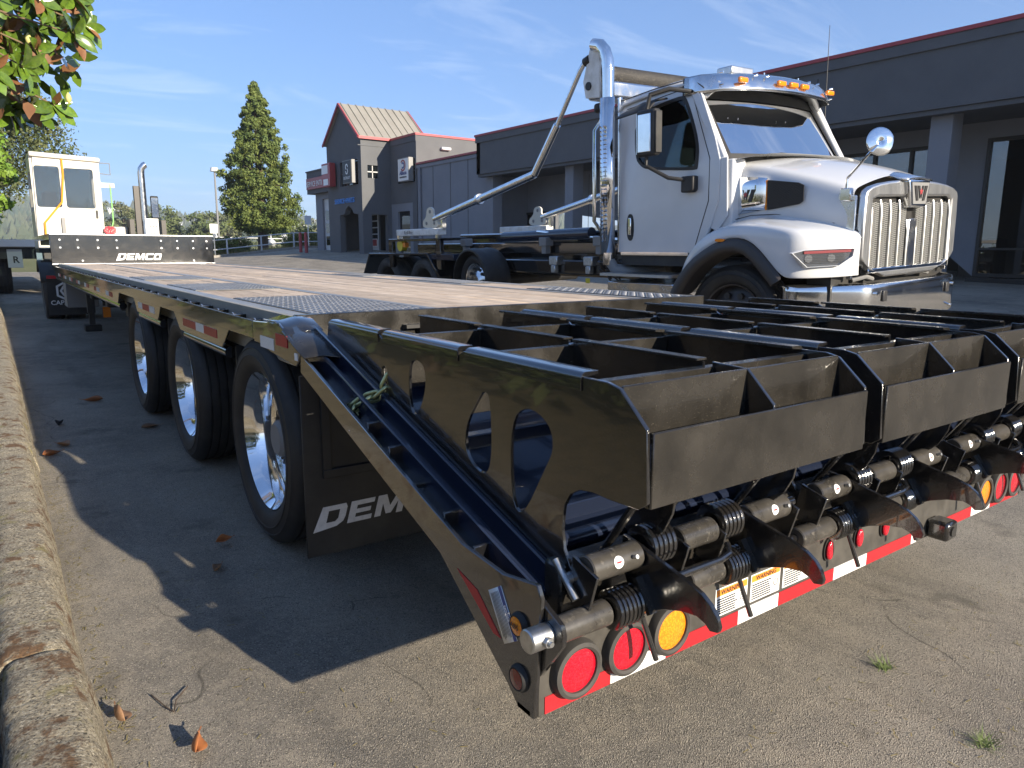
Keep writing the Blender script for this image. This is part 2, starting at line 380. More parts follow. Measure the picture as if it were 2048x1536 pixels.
BLK = {'D': (1.0, [(-.16, -.13), (.72, 0), (.95, .18), (1, .4), (1, .82), (.92, 1), (0, 1)], [[(.27, .23), (.62, .23), (.72, .36), (.72, .77), (.27, .77)]]),
 'E': (.98, [(0, 0), (.98, 0), (.98, .22), (.28, .22), (.28, .40), (.88, .40), (.88, .60), (.28, .60), (.28, .78), (.98, .78), (.98, 1), (0, 1)], []),
 'M': (1.2, [(0, 0), (.26, 0), (.26, .60), (.48, .06), (.70, .06), (.93, .60), (.93, 0), (1.2, 0), (1.2, 1), (.84, 1), (.60, .42), (.36, 1), (0, 1)], []),
 'C': (1.0, [(.14, 0), (1, 0), (1, .24), (.34, .24), (.27, .30), (.27, .70), (.34, .76), (1, .76), (1, 1), (.10, 1), (0, .88), (0, .14)], []),
 'O': (1.0, [(.12, 0), (.88, 0), (1, .12), (1, .88), (.88, 1), (.12, 1), (0, .88), (0, .12)], [[(.27, .27), (.73, .27), (.73, .73), (.27, .73)]])}
def demco(mat, par, o, size, ext=.0015, shear=.28, sx=1.2):
    x = 0; b = B()
    for c in 'DEMCO':
        wd, out_, hs = BLK[c]; f = lambda p: (o[0]+(x+p[0]*1.0)*size*sx+p[1]*size*shear, o[2]+p[1]*size)
        b.plate([f(p) for p in out_], [[f(p) for p in h] for h in hs], 'y', o[1]-ext, o[1]); x += wd+.14
    return b.obj('lettering', mat, par, smooth=0)
def rrect(y0, y1, z0, z1, r):
    return arc(y1-r, z1-r, r, 0, 90, 4)+arc(y0+r, z1-r, r, 90, 180, 4)+arc(y0+r, z0+r, r, 180, 270, 4)+arc(y1-r, z0+r, r, 270, 360, 4)
def arc(cx, cy, r, a0, a1, n):
    return [(cx+r*math.cos(math.radians(a0+(a1-a0)*i/n)), cy+r*math.sin(math.radians(a0+(a1-a0)*i/n))) for i in range(n+1)]
def smoothpoly(P, it=2):
    for _ in range(it):
        Q = []
        for i in range(len(P)):
            a, b = P[i], P[(i+1) % len(P)]
            Q += [(a[0]*.75+b[0]*.25, a[1]*.75+b[1]*.25), (a[0]*.25+b[0]*.75, a[1]*.25+b[1]*.75)]
        P = Q
    return P
def G(x, y):
    """height of the lot: level under the trailer, rising gently towards the showroom"""
    t = max(0., min(x-2.8, 13.2)); yy = max(0., min(y, 36.)); z = -.077 + t*(.040+.0019*yy)
    if y > 46:
        k = min(1, (y-46)/40); k = k*k*(3-2*k); z = z*(1-k) + .75*k
    return z
# ------------------------------------------------------------------ ground, verge, kerb
xs = [-1590, -1200, -500, -200, -80, -40, -20, -12, -8, -5, -3, -2, -1, 0, 1, 2, 2.8, 3.5, 4.5, 6, 8, 10, 12, 14, 16, 18, 22, 30, 45, 70, 120, 250, 600, 1590]
ys = [-1590, -1000, -300, -100, -40, -20, -10, -6, -4, -2, 0, 2, 4, 6, 9, 12, 16, 20, 24, 28, 32, 36, 40, 43, 46, 49, 52, 56, 60, 66, 72, 80, 88, 110, 160, 260, 500, 900, 1590]
b = B(); b.grid([[(x, y, G(x, y)) for x in xs] for y in ys])
tag(b.obj('ground', 'asphalt', None, smooth=60), kind='structure')
# planting strip behind the kerb
b = B(); vy = [-6+i*.8 for i in range(72)]; vx = [-1.0, -1.15, -1.5, -2.2, -3.2, -5, -9, -16]
b.grid([[(x, y, .045+.10*min(1, (-x-1)/2)+.035*pnoise(Vector((x*1.3, y*1.3, 0)))) for x in vx] for y in vy])
tag(b.obj('planting_strip', 'soil'), kind='structure')
kerb = thing('kerb', (-.85, 5, -.077), None, None); kerb['kind'] = 'structure'
prof = [(-.738, -.12), (-.744, -.06), (-.752, -.02), (-.760, .02), (-.770, .06), (-.781, .088), (-.797, .110), (-.815, .120), (-.84, .126), (-.868, .129), (-.90, .130), (-.925, .127), (-.944, .118), (-.957, .10), (-.966, .05), (-.972, -.05)]
y0 = -4.3
for k in range(16):
    y1 = y0+2.75; n = 130 if y1 < 9 else 24; rows = []
    for i in range(n+1):
        y = y0+.006+(y1-y0-.012)*i/n
        e = .007 if i in (0, n) else 0
        off = .008*math.sin(k*2.1)
        rows.append([(px+off+e*(.5 if px < -.85 else -.5)+.006*pnoise(Vector((px*9, y*6, pz*9)))+.005*pnoise(Vector((px*38, y*30, pz*38))), y, pz-e*(1 if pz > .05 else 0)+.006*pnoise(Vector((px*11+5, y*7, pz*5)))+.007*pnoise(Vector((px*30, y*24, 3)))) for px, pz in prof])
    b = B().grid(rows); m_ = len(prof)
    b.f += [tuple(range(m_)), tuple(range(n*m_, (n+1)*m_))[::-1]]
    b.obj('kerb_stone', 'kerb', kerb, smooth=60); y0 = y1

# ------------------------------------------------------------------ the drop-deck trailer
W = 2.60; ZD = 1.0
T = thing('flatbed_trailer', (1.3, 4, -.077), 'long black flatbed trailer with plank deck and folded rear loading ramps', 'trailer')
# frame under the deck
for x in (.62, 1.92):
    b = B(); b.box(x, x+.012, 1.62, 13.4, .56, .93); b.box(x-.07, x+.08, 1.62, 13.4, .545, .56); b.box(x-.07, x+.08, 1.62, 13.4, .93, .945); b.obj('main_beam', 'matblack', T)
b = B().box(.10, W-.10, 0, .05, .86, .945); cm = b.mesh('crossmember'); cm.materials.append(MATS['matblack'])
for i in range(19):
    o = bpy.data.objects.new('crossmember', cm); C.objects.link(o); o.location = (0, 2.0+i*.61, 0); attach(o, T)
# planks
edges = [.165, .30, .435, .57, .705] + [.775+i*(2.035-.775)/9 for i in range(10)] + [2.105+i*.0825*1.62 for i in range(4)]
spans = [(.165, .30), (.302, .436), (.438, .572), (.574, .70)] + [(.775+i*.14+.002, .775+(i+1)*.14-.002) for i in range(9)] + [(2.11+i*.1075, 2.11+(i+1)*.1075-.004) for i in range(3)]
for i, (a, c) in enumerate(spans):
    cuts = [1.70, 1.70+rnd.uniform(3.5, 5.8), 1.70+rnd.uniform(7.5, 9.6), 13.36]
    for k in range(3):
        B().box(a+.001, c-.001, cuts[k]+.002, cuts[k+1]-.002, .962, ZD-.003+rnd.uniform(-.0025, .002)).obj('deck_plank', 'wood', T, bev=.003)
for x in (.700, 2.036):
    B().box(x+.003, x+.072, 1.70, 13.36, .965, ZD+.001).obj('deck_strip', 'strip', T)
for x0, x1 in ((.085, .163), (W-.163, W-.085)):
    B().box(x0, x1, 1.70, 13.36, .80, ZD+.002).obj('side_beam', 'strip', T, bev=.004)
# tread plates with raised lugs
lug = [(-.016, 0), (-.006, .0042), (.006, .0042), (.016, 0), (.006, -.0042), (-.006, -.0042)]
def tread_plate(x0, x1, ya, yb):
    o = B().box(x0, x1, ya, yb, ZD-.001, ZD+.005).obj('tread_plate', 'tread', T)
    g = B(); nx = int((x1-x0-.02)/.036); ny = int((yb-ya-.02)/.036); z0, z1 = ZD+.0045, ZD+.0082
    for i in range(nx):
        for j in range(ny):
            cx, cy = x0+.026+i*.036, ya+.026+j*.036; t = PI/4 if (i+j) % 2 else -PI/4; ct, st = math.cos(t), math.sin(t)
            v = [(cx+px*ct-py*st, cy+px*st+py*ct, z0) for px, py in lug]+[(cx+(px*ct-py*st)*.72, cy+(px*st+py*ct)*.72, z1) for px, py in lug]
            g.add(v, [tuple(range(6, 12))]+[(q, (q+1) % 6, 6+(q+1) % 6, 6+q) for q in range(6)])
    g.obj('tread_lugs', 'lug', o, smooth=0, kind='stuff')
for ya, yb in ((1.70, 2.86), (3.72, 4.62), (5.55, 6.35)):
    tread_plate(.168, .700, ya, yb); tread_plate(2.112, W-.168, ya, yb)
# rear sill and the sloped sheet below the ramps
b = B(); b.box(.09, W-.09, 1.662, 1.697, .885, ZD+.006); b.obj('rear_sill', 'dustblack', T, bev=.003)
b = B(); b.add([(.14, 1.66, .90), (W-.14, 1.66, .90), (W-.14, .10, .47), (.14, .10, .47)], [(0, 1, 2, 3)])
b.obj('beavertail_sheet', 'blueblack', T, thick=.008)
for y, z in ((1.2, .79), (.75, .665), (.34, .552)):
    B().bar((.14, y, z), (W-.14, y, z), .05, .05).obj('beavertail_crossbar', 'blueblack', T, bev=.004)
b = B(); b.cyl((.14, .20, .535), (W-.14, .20, .535), .026, 14); b.obj('rear_pipe', 'blueblack', T)
b = B(); b.box(.10, W-.10, .04, .10, .40, .565); b.obj('rear_beam', 'dustblack', T, bev=.006)
# side rails
for s, x0 in ((1, -.004), (-1, W-.008)):
    B().box(x0, x0+.012, 1.93, 14.35, .893, .968).obj('rub_rail', 'black', T, bev=.002)
b = B()
for dy in (-.045, .045):
    b.add([(.0, dy*1.5-.004, .962), (.0, dy*1.5+.004, .962), (.0, dy*1.1+.004, .90), (.0, dy*1.1-.004, .90), (.09, dy*.6-.004, .962), (.09, dy*.6+.004, .962), (.09, dy*.6+.004, .90), (.09, dy*.6-.004, .90)], [(0, 1, 2, 3), (7, 6, 5, 4), (0, 4, 5, 1), (1, 5, 6, 2), (2, 6, 7, 3), (3, 7, 4, 0)])
pk = b.mesh('stake_pocket'); pk.materials.append(MATS['dustblack'])
b = B().cyl((.012, 0, .945), (.082, 0, .945), .014, 10).cyl((.035, 0, .945), (.04, 0, .945), .024, 10); pn = b.mesh('spool_pin'); pn.materials.append(MATS['zinc'])
for i in range(40):
    y = 2.06+i*.305
    o = bpy.data.objects.new('stake_pocket', pk); C.objects.link(o); o.location = (0, y, 0); attach(o, T)
    p = bpy.data.objects.new('spool_pin', pn); C.objects.link(p); p.location = (0, y+(.02 if i % 2 else -.02), 0); attach(p, o)
b = B().box(.01, .086, 1.95, 13.3, .888, .895); b.obj('rail_floor', 'matblack', T)
# skirts between and ahead of the wheels, winch track and reflective tape on them
def tape(x, segs, z0, z1, axis='y'):
    for a, c, col in segs:
        B().box(x-.0022, x, a, c, z0, z1).obj('reflective_tape', 'red' if col == 'r' else 'tapewhite', T)
for pts, track, tp in (
    ([(2.36, .893), (3.62, .893), (3.46, .79), (2.52, .79)], (2.50, 3.42), [(2.60, 2.86, 'r'), (2.86, 3.04, 'w'), (3.04, 3.36, 'r')]),
    ([(4.02, .893), (5.10, .893), (4.98, .79), (4.16, .79)], (4.14, 4.98), [(4.26, 4.44, 'w'), (4.44, 4.72, 'r'), (4.72, 4.90, 'w')]),
    ([(5.86, .893), (13.3, .893), (13.3, .79), (6.0, .79)], (5.98, 13.2), [(6.3+i*.95+k*.22, 6.3+i*.95+(k+1)*.22, 'rw'[(i+k) % 2]) for i in range(7) for k in range(2)])):
    B().prism(pts, 'x', .012, .022).obj('side_skirt', 'black', T, bev=.002)
    tape(.012, tp, .825, .868)
    b = B(); b.cyl((.05, track[0], .765), (.05, track[1], .765), .03, 14); b.obj('winch_track', 'black', T)
for y in (2.45, 4.08):
    b = B().box(.06, .16, y, y+.02, .62, .80); q = b.obj('lamp_bracket', 'matblack', T)
    B().cyl((.10, y-.05, .67), (.10, y, .67), .035, 16).obj('side_lamp', 'darkredlens', q)
# axles and wheels
tyre_prof = [(.030, .318), (.008, .334), (-.006, .365), (-.010, .390), (-.0125, .393), (-.0125, .397), (-.009, .400), (-.004, .425), (-.0065, .427), (-.006, .431), (-.002, .434), (.006, .447), (.018, .463), (.032, .471)]
for g in range(4):
    a = .052+g*.048
    tyre_prof += [(a, .474), (a+.002, .462), (a+.010, .462), (a+.012, .474)]
tyre_prof += [(.240, .471), (.254, .463), (.266, .447), (.276, .425), (.282, .395), (.278, .365), (.264, .334), (.242, .318)]
rim_prof = [(.034, .306), (.018, .316), (.026, .322), (.042, .322), (.24, .322), (.245, .31), (.20, .285), (.175, .272), (.17, .20), (.16, .15), (.158, .148), (.152, .20), (.155, .255), (.140, .276), (.07, .283), (.055, .292)]
def make_wheel():
    b = B().lathe(tyre_prof, (0, 0, 0), 'x', 64); ty = b.obj('wheel', 'rubber', None, smooth=30)
    b = B().lathe(rim_prof, (0, 0, 0), 'x', 64); ri = b.obj('rim', 'chrome', ty, smooth=40)
    b = B().cyl((.085, 0, 0), (.17, 0, 0), .085, 28).cyl((.07, 0, 0), (.085, 0, 0), .07, 28, .085).cyl((.145, 0, 0), (.16, 0, 0), .15, 32); b.obj('hub', 'greypaint', ty)
    b = B()
    for k in range(10):
        t = 2*PI*k/10; b.cyl((.10, .118*math.cos(t), .118*math.sin(t)), (.15, .118*math.cos(t), .118*math.sin(t)), .014, 6)
    b.obj('wheel_nuts', 'chrome', ty)
    b = B()
    for k in range(6):
        t = 2*PI*k/6+.3; b.cyl((.1505, .212*math.cos(t), .212*math.sin(t)), (.158, .212*math.cos(t), .212*math.sin(t)), .027, 14)
    b.obj('hand_holes', 'matblack', ty)
    return ty
WY = (2.13, 3.73, 5.38); ZW = .398
w0 = make_wheel()
w0.location = (.055, WY[0], ZW); w0.parent = T; w0.matrix_parent_inverse = wmat(T).inverted()
for y in WY:
    if y != WY[0]: dup(w0, (.055, y, ZW))
    r = dup(w0, (W-.055, y, ZW)); r.rotation_euler = (0, 0, PI)
    for x in (.36, W-.36-.27):
        B().lathe(tyre_prof, (x, y, ZW), 'x', 40).obj('inner_tyre', 'rubber', T, smooth=30)
    B().cyl((.25, y, ZW), (W-.25, y, ZW), .065, 16).cyl((.7, y, ZW), (.9, y, ZW), .18, 16).obj('axle', 'matblack', T)
    B().box(.66, .74, y-.5, y+.35, .50, .58).obj('spring_hanger', 'matblack', T)
    B().box(1.86, 1.94, y-.5, y+.35, .50, .58).obj('spring_hanger', 'matblack', T)
# mud flap
q = B().box(.018, .64, 1.452, 1.462, .085, .80).obj('mud_flap', 'matblack', T, bev=.002)
b = B()
for a in ((.09, .62, .395, .43), (.09, .125, .43, .80), (.585, .62, .43, .80)): b.box(a[0], a[1], 1.440, 1.452, a[2], a[3])
b.obj('flap_frame', 'matblack', q, bev=.002)
demco('silvertext', q, (.062, 1.4518, .195), .085, .0008, .28, 1.22)
q = B().box(W-.64, W-.018, 1.452, 1.462, .085, .80).obj('mud_flap', 'matblack', T, bev=.002)
# left flank of the beavertail
flank = [(1.375, .892), (1.383, .826), (.401, .494), (.10, .285), (.06, .25), (.0, .25), (-.02, .541), (-.005, .568), (.119, .545), (.293, .556)]
for s, x in ((0, 0.), (1, W-.012)):
    B().plate(flank, [], 'x', x, x+.012).obj('flank_plate', 'black', T, bev=.002)
    xa = x+.012 if not s else x-.05
    b = B(); b.bar((xa+.02, 1.40, .855), (xa+.02, .30, .525), .05, .012, (0, .3, 1)); b.obj('flank_ledge', 'black', T, bev=.002)
for x, wd, h, dz in ((.062, .018, .075, .012), (.092, .03, .035, .0), (.112, .016, .09, .028)):
    B().bar((x, 1.52, .905+dz), (x, .09, .475+dz), wd, h).obj('slope_rail', 'blueblack', T, bev=.004)
for y, z in ((1.043, .772), (.591, .619)):
    q = B().cyl((.008, y, z), (.075, y, z), .013, 14).obj('stop_pin', 'black', T)
    B().cyl((.05, y, z), (.06, y, z), .022, 14).obj('pin_collar', 'black', q)
for y, z in ((.78, .69), (.33, .545)):
    b = B()
    for c in ((-.075, -.067), (.067, .075)):
        b.prism([(y+c[0], z-.05+c[0]*.3), (y+c[1], z-.05+c[1]*.3), (y+c[1], z+.035+c[1]*.3), (y+c[0], z+.035+c[0]*.3)], 'x', .012, .06)
    b.prism([(y-.075, z-.058-.022), (y+.075, z-.058+.022), (y+.075, z-.05+.022), (y-.075, z-.05-.022)], 'x', .012, .06)
    b.obj('step_pocket', 'black', T, bev=.002)
# corner cover
B().prism([(1.935, .968), (1.60, .985), (1.49, .945), (1.365, .892), (1.418, .842), (1.705, .862), (1.94, .893)], 'x', -.003, .009).obj('corner_plate', 'black', T, bev=.003)
b = B(); rows = [[(x, y, z+(.012 if x > .03 else 0)) for x in (-.003, .02, .075, .135)] for y, z in ((1.78, .985), (1.64, .987), (1.60, .98), (1.50, .948))]
b.grid(rows); b.obj('corner_cover', 'black', T, thick=.006, bev=.002)
b = B(); b.grid([[(-.006, 1.555, .958), (.05, 1.555, .972), (.125, 1.54, .975)], [(-.006, 1.43, .915), (.055, 1.43, .934), (.13, 1.43, .938)], [(-.004, 1.33, .882), (.055, 1.30, .892), (.115, 1.26, .885)]])
b.obj('corner_cap', 'dustblack', T, thick=.007, bev=.002)
B().box(.0, .19, 1.80, 1.93, .88, .965).obj('rail_end', 'black', T, bev=.004)
B().box(-.0045, -.0032, 1.66, 1.83, .872, .918).obj('reflective_tape', 'tapewhite', T)
B().box(-.0055, -.0035, 1.50, 1.63, .90, .945).obj('reflective_tape', 'red', T)
B().box(-.0055, -.0035, 1.395, 1.425, .866, .892).obj('id_sticker', 'decal', T)
# front riser and upper deck
hb = B().box(.0, W, 13.36, 13.385, .985, 1.485).obj('front_riser', 'black', T, bev=.004)
for x0, x1 in ((.10, 1.02), (1.66, 2.52)):
    n = 3
    for i in range(n):
        a, c = x0+(x1-x0)*i/n, x0+(x1-x0)*(i+1)/n
        B().prism([(a+.01, 1.44), (c-.01, 1.44), (c-.02, 1.22), (c-.05, 1.22), (c-.07, 1.37), (a+.07, 1.37), (a+.05, 1.22), (a+.02, 1.22)], 'y', 13.348, 13.36).obj('riser_bracket', 'black', hb)
b = B()
for x in [.14, .40, .70, .99, 1.70, 1.97, 2.24, 2.48]:
    for z in (1.40, 1.27): b.cyl((x, 13.338, z), (x, 13.348, z), .017, 8)
for x in (.45, 2.24): b.cyl((x, 13.350, 1.05), (x, 13.36, 1.05), .017, 8)
b.obj('riser_bolts', 'alu', hb, kind='stuff')
B().box(.0, W, 13.345, 13.40, 1.486, 1.50).obj('riser_cap', 'brushed', hb)
B().box(.0, W, 13.30, 13.36, .985, 1.004).obj('riser_foot', 'brushed', hb)
demco('decal', hb, (.98, 13.359, 1.06), .115, .002, .28, 1.05)
B().box(0, W, 13.40, 18.2, 1.43, 1.486).obj('upper_deck', 'wood', T)
B().box(-.01, .01, 13.40, 18.2, 1.40, 1.495).obj('upper_rail', 'black', T)
B().prism([(13.39, 1.42), (13.9, 1.42), (13.6, .90), (13.39, .86)], 'x', .02, .04).obj('gooseneck_web', 'black', T)
B().box(.1, W-.1, 13.5, 18.0, 1.32, 1.42).obj('gooseneck_frame', 'matblack', T)
# landing gear, toolbox and hanging lamp
for x in (.42, 2.18):
    q = B().box(x-.055, x+.055, 12.45, 12.56, .22, .90).obj('landing_leg', 'matblack', T, bev=.004)
    B().box(x-.04, x+.04, 12.465, 12.545, .03, .22).obj('inner_leg', 'matblack', q)
    B().box(x-.12, x+.12, 12.38, 12.62, -.075, .03).obj('foot_pad', 'matblack', q, bev=.01)
    B().bar((x+.05, 12.5, .45), (x+.3, 12.5, .82), .03, .03).obj('leg_brace', 'matblack', q)
B().box(.15, .62, 13.25, 13.8, .26, .76).obj('tool_box', 'greypaint', T, bev=.01)
q = B().box(.56, .60, 12.2, 12.25, .35, .86).obj('lamp_arm', 'matblack', T)
B().box(.55, .66, 12.16, 12.2, .16, .33).obj('side_lamp', 'amber', q)
b = B()
for i in range(9):
    y = 7.2+i*.55; b.box(.25, .5, y, y+.2, .55+.04*(i % 3), .80)
b.obj('air_tanks', 'matblack', T, bev=.02)

# ------------------------------------------------------------------ rear bumper, lamps, tape, decals
bp = B().box(.012, W-.012, 0, .014, .25, .433).obj('bumper_plate', 'dustplate', T, bev=.002)
B().box(.0, W, .014, .06, .25, .262).obj('bumper_flange', 'black', bp)
segs = [(.028, .225, 'r'), (.225, .415, 'w'), (.415, .70, 'r'), (.70, .885, 'w'), (.885, 1.17, 'r'), (1.17, 1.365, 'w'), (1.365, 1.66, 'r'), (1.66, 1.70, 'w'), (1.88, 2.13, 'r'), (2.13, 2.30, 'w'), (2.30, 2.575, 'r')]
for a, c, col in segs:
    q = B().box(a+.001, c-.001, -.0022, 0, .253, .294).obj('reflective_tape', 'red' if col == 'r' else 'tapewhite', bp)
for x in (.73, 1.20): text('lettering', 'DEMCO', 'signgrey', bp, (x, -.0024, .262), (1, 0, 0), (0, 0, 1), .033, .0002, .25, 0, sx=1.15)
def tail_lamp(x, z, lens):
    b = B().lathe([(-.022, .052), (-.026, .058), (-.022, .066), (-.004, .070), (.006, .068), (.006, .050)], (x, 0, z), 'y', 40)
    q = b.obj('tail_lamp', 'rubberdusty', T, smooth=50)
    rows = [[(x+r*math.cos(2*PI*i/36), -.016-.006*(1-(r/.053)**2), z+r*math.sin(2*PI*i/36)) for i in range(37)] for r in (.0001, .02, .04, .050, .053)]
    B().grid(rows).obj('lens', lens, q, smooth=60)
    return q
lamps = [tail_lamp(x, .338, l) for x, l in ((.112, 'redlens'), (.266, 'redlens'), (.416, 'amberlens'), (2.195, 'amberlens'), (2.335, 'redlens'), (2.478, 'redlens'))]
for x in (1.122, 1.29, 1.452):
    pts = [(x+.022*math.cos(2*PI*i/24), .368+.036*math.sin(2*PI*i/24)) for i in range(24)]
    q = B().prism(pts, 'y', -.006, 0).obj('marker_lamp', 'matblack', T)
    pts = [(x+.017*math.cos(2*PI*i/24), .368+.030*math.sin(2*PI*i/24)) for i in range(24)]
    B().prism(pts, 'y', -.018, -.006).obj('lens', 'redlens', q, bev=.006, seg=2)
def decal(x0, x1, z0, z1, head, word, name):
    q = B().box(x0, x1, -.0015, 0, z0, z1).obj(name, 'decal', bp)
    B().box(x0+.003, x1-.003, -.0022, -.0015, z1-.022, z1-.003).obj('decal_header', head, q)
    text('lettering', word, 'ink', q, ((x0+x1)/2, -.0026, z1-.019), (1, 0, 0), (0, 0, 1), .019, .0002, 0, .0004, 'CENTER')
    b = B(); z = z1-.030
    while z > z0+.006:
        b.box(x0+.006, x0+(x1-x0)*rnd.uniform(.60, .70), -.0022, -.0015, z-.0035, z); z -= .0068
    b.obj('print_lines', 'ink', q, kind='stuff')
    b = B().lathe([(-.0022, .011), (-.0015, .011), (-.0015, .009), (-.0022, .009)], (x1-.02, 0, (z0+z1)/2-.008), 'y', 20); b.obj('print_symbol', 'ink', q)
decal(.60, .735, .303, .383, 'orange', 'WARNING', 'warning_decal'); decal(.75, .885, .303, .383, 'orange', 'WARNING', 'warning_decal'); decal(.90, 1.03, .303, .383, 'orange', 'WARNING', 'warning_decal')
q = B().box(1.765, 1.845, -.075, 0, .255, .325).obj('tow_bracket', 'black', T, bev=.012, seg=2)
B().cyl((1.805, -.079, .29), (1.805, -.073, .29), .018, 16).obj('bracket_hole', 'matblack', q)
# side marker lamps and notice on the flank
def side_round(y, z, r, lens, word=None):
    q = B().lathe([(-.010, r*.86), (-.012, r), (-.004, r*1.22), (.002, r*1.25), (.002, r*.8)], (0, y, z), 'x', 32).obj('marker_lamp', 'rubber', T, smooth=50)
    rows = [[(-.010-.006*(1-(t/r)**2), y+t*math.cos(2*PI*i/28), z+t*math.sin(2*PI*i/28)) for i in range(29)] for t in (.0001, r*.5, r*.88)]
    B().grid(rows).obj('lens', lens, q, smooth=60)
    if word: text('lettering', word, 'ink', q, (-.0165, y, z-.004), (0, -1, 0), (0, 0, 1), .018, .0003, 0, 0, 'CENTER')
side_round(.053, .452, .024, 'amberlens', 'ABS'); side_round(.052, .325, .026, 'darkredlens')
n0 = Vector((-.0012, .15, .50)); n1 = Vector((-.0012, .085, .395)); dd = (n1-n0).normalized(); uu = Vector((0, -dd.z, dd.y))
if uu.y > 0: uu = -uu
wd_ = .048; q0 = n0-uu*wd_*.5
b = B(); b.add([n0-uu*.030, n1-uu*.030, n1+uu*.030, n0+uu*.030], [(0, 1, 2, 3)]); q = b.obj('notice_decal', 'decal', T, thick=.001)
nx = Vector((-.0012, 0, 0))
b = B(); b.add([n0+uu*.016+nx, n1+uu*.016+nx, n1+uu*.0285+nx, n0+uu*.0285+nx], [(0, 1, 2, 3)]); b.obj('decal_header', 'blueprint', q)
text('lettering', 'NOTICE', 'decal', q, (n0+n1)/2+uu*.0185+nx*1.6, dd, uu, .010, .0002, 0, .0004, 'CENTER')
b = B()
for i in range(7):
    o_ = uu*(.012-i*.0054)+nx
    b.add([n0+dd*.008+o_, n1-dd*rnd.uniform(.006, .03)+o_, n1-dd*.01+o_-uu*.002, n0+dd*.008+o_-uu*.002], [(0, 1, 2, 3)])
b.obj('print_lines', 'ink', q, kind='stuff')
B().prism([(.315, .485), (.225, .465), (.125, .385), (.155, .385)], 'x', -.0015, 0).obj('reflective_tape', 'red', T)

# ------------------------------------------------------------------ loading ramps folded over the beavertail
def hole(cx, cy, pts): return smoothpoly([(cx+a, cy+c) for a, c in pts], 2)
plate_out = [(1.40, ZD), (.985, ZD), (.96, .985), (.50, .985), (.47, ZD), (-.075, ZD), (-.112, .992), (-.188, .924), (-.196, .777), (-.172, .760), (-.096, .757), (-.04, .758), (0, .752), (.03, .735), (.052, .70), (.058, .645), (.05, .60), (.026, .565), (-.005, .545), (-.012, .52), (.02, .50), (.09, .492), (.33, .556), (.58, .632), (1.03, .775), (1.38, .885), (1.42, .93)]
holes = [hole(.945, .868, [(-.022, .028), (.022, .028), (.02, -.03), (-.02, -.028)]),
         smoothpoly([(.782, .925), (.728, .948), (.676, .925), (.682, .85), (.735, .775), (.775, .785)], 2),
         smoothpoly([(.376, .91), (.345, .90), (.338, .72), (.385, .685), (.46, .72), (.466, .80), (.40, .885)], 2),
         smoothpoly([(.26, .855), (.192, .905), (.11, .88), (.09, .825), (.125, .765), (.205, .628), (.25, .65)], 2)]
claw = [(.026, .606), (-.03, .596), (-.089, .582), (-.174, .564), (-.21, .552), (-.235, .536), (-.252, .517), (-.260, .496), (-.257, .484), (-.235, .479), (-.222, .490), (-.20, .497), (-.155, .489), (-.108, .472), (-.066, .449), (-.021, .411), (.005, .418), (.014, .446), (.004, .482), (.03, .54)]
gus = [(-.012, ZD), (-.112, .996), (-.188, .924), (-.196, .777), (-.172, .764), (-.02, .80)]
def spring(x, y, z, r=.047, n=5, par=None):
    prof_ = []; L_ = .078
    prof_ = [(-L_/2, r*.55)]
    for i in range(n):
        c = -L_/2+(i+.5)*L_/n; h = L_/n/2
        prof_ += [(c-h, r*.82), (c-h*.7, r*.95), (c, r), (c+h*.7, r*.95)]
    prof_ += [(L_/2, r*.82), (L_/2, r*.55)]
    return B().lathe(prof_, (x, y, z), 'x', 28).obj('coil_spring', 'black', par, smooth=40)
YU, ZU, YL, ZL = -.02, .575, -.03, .465
WR = .79
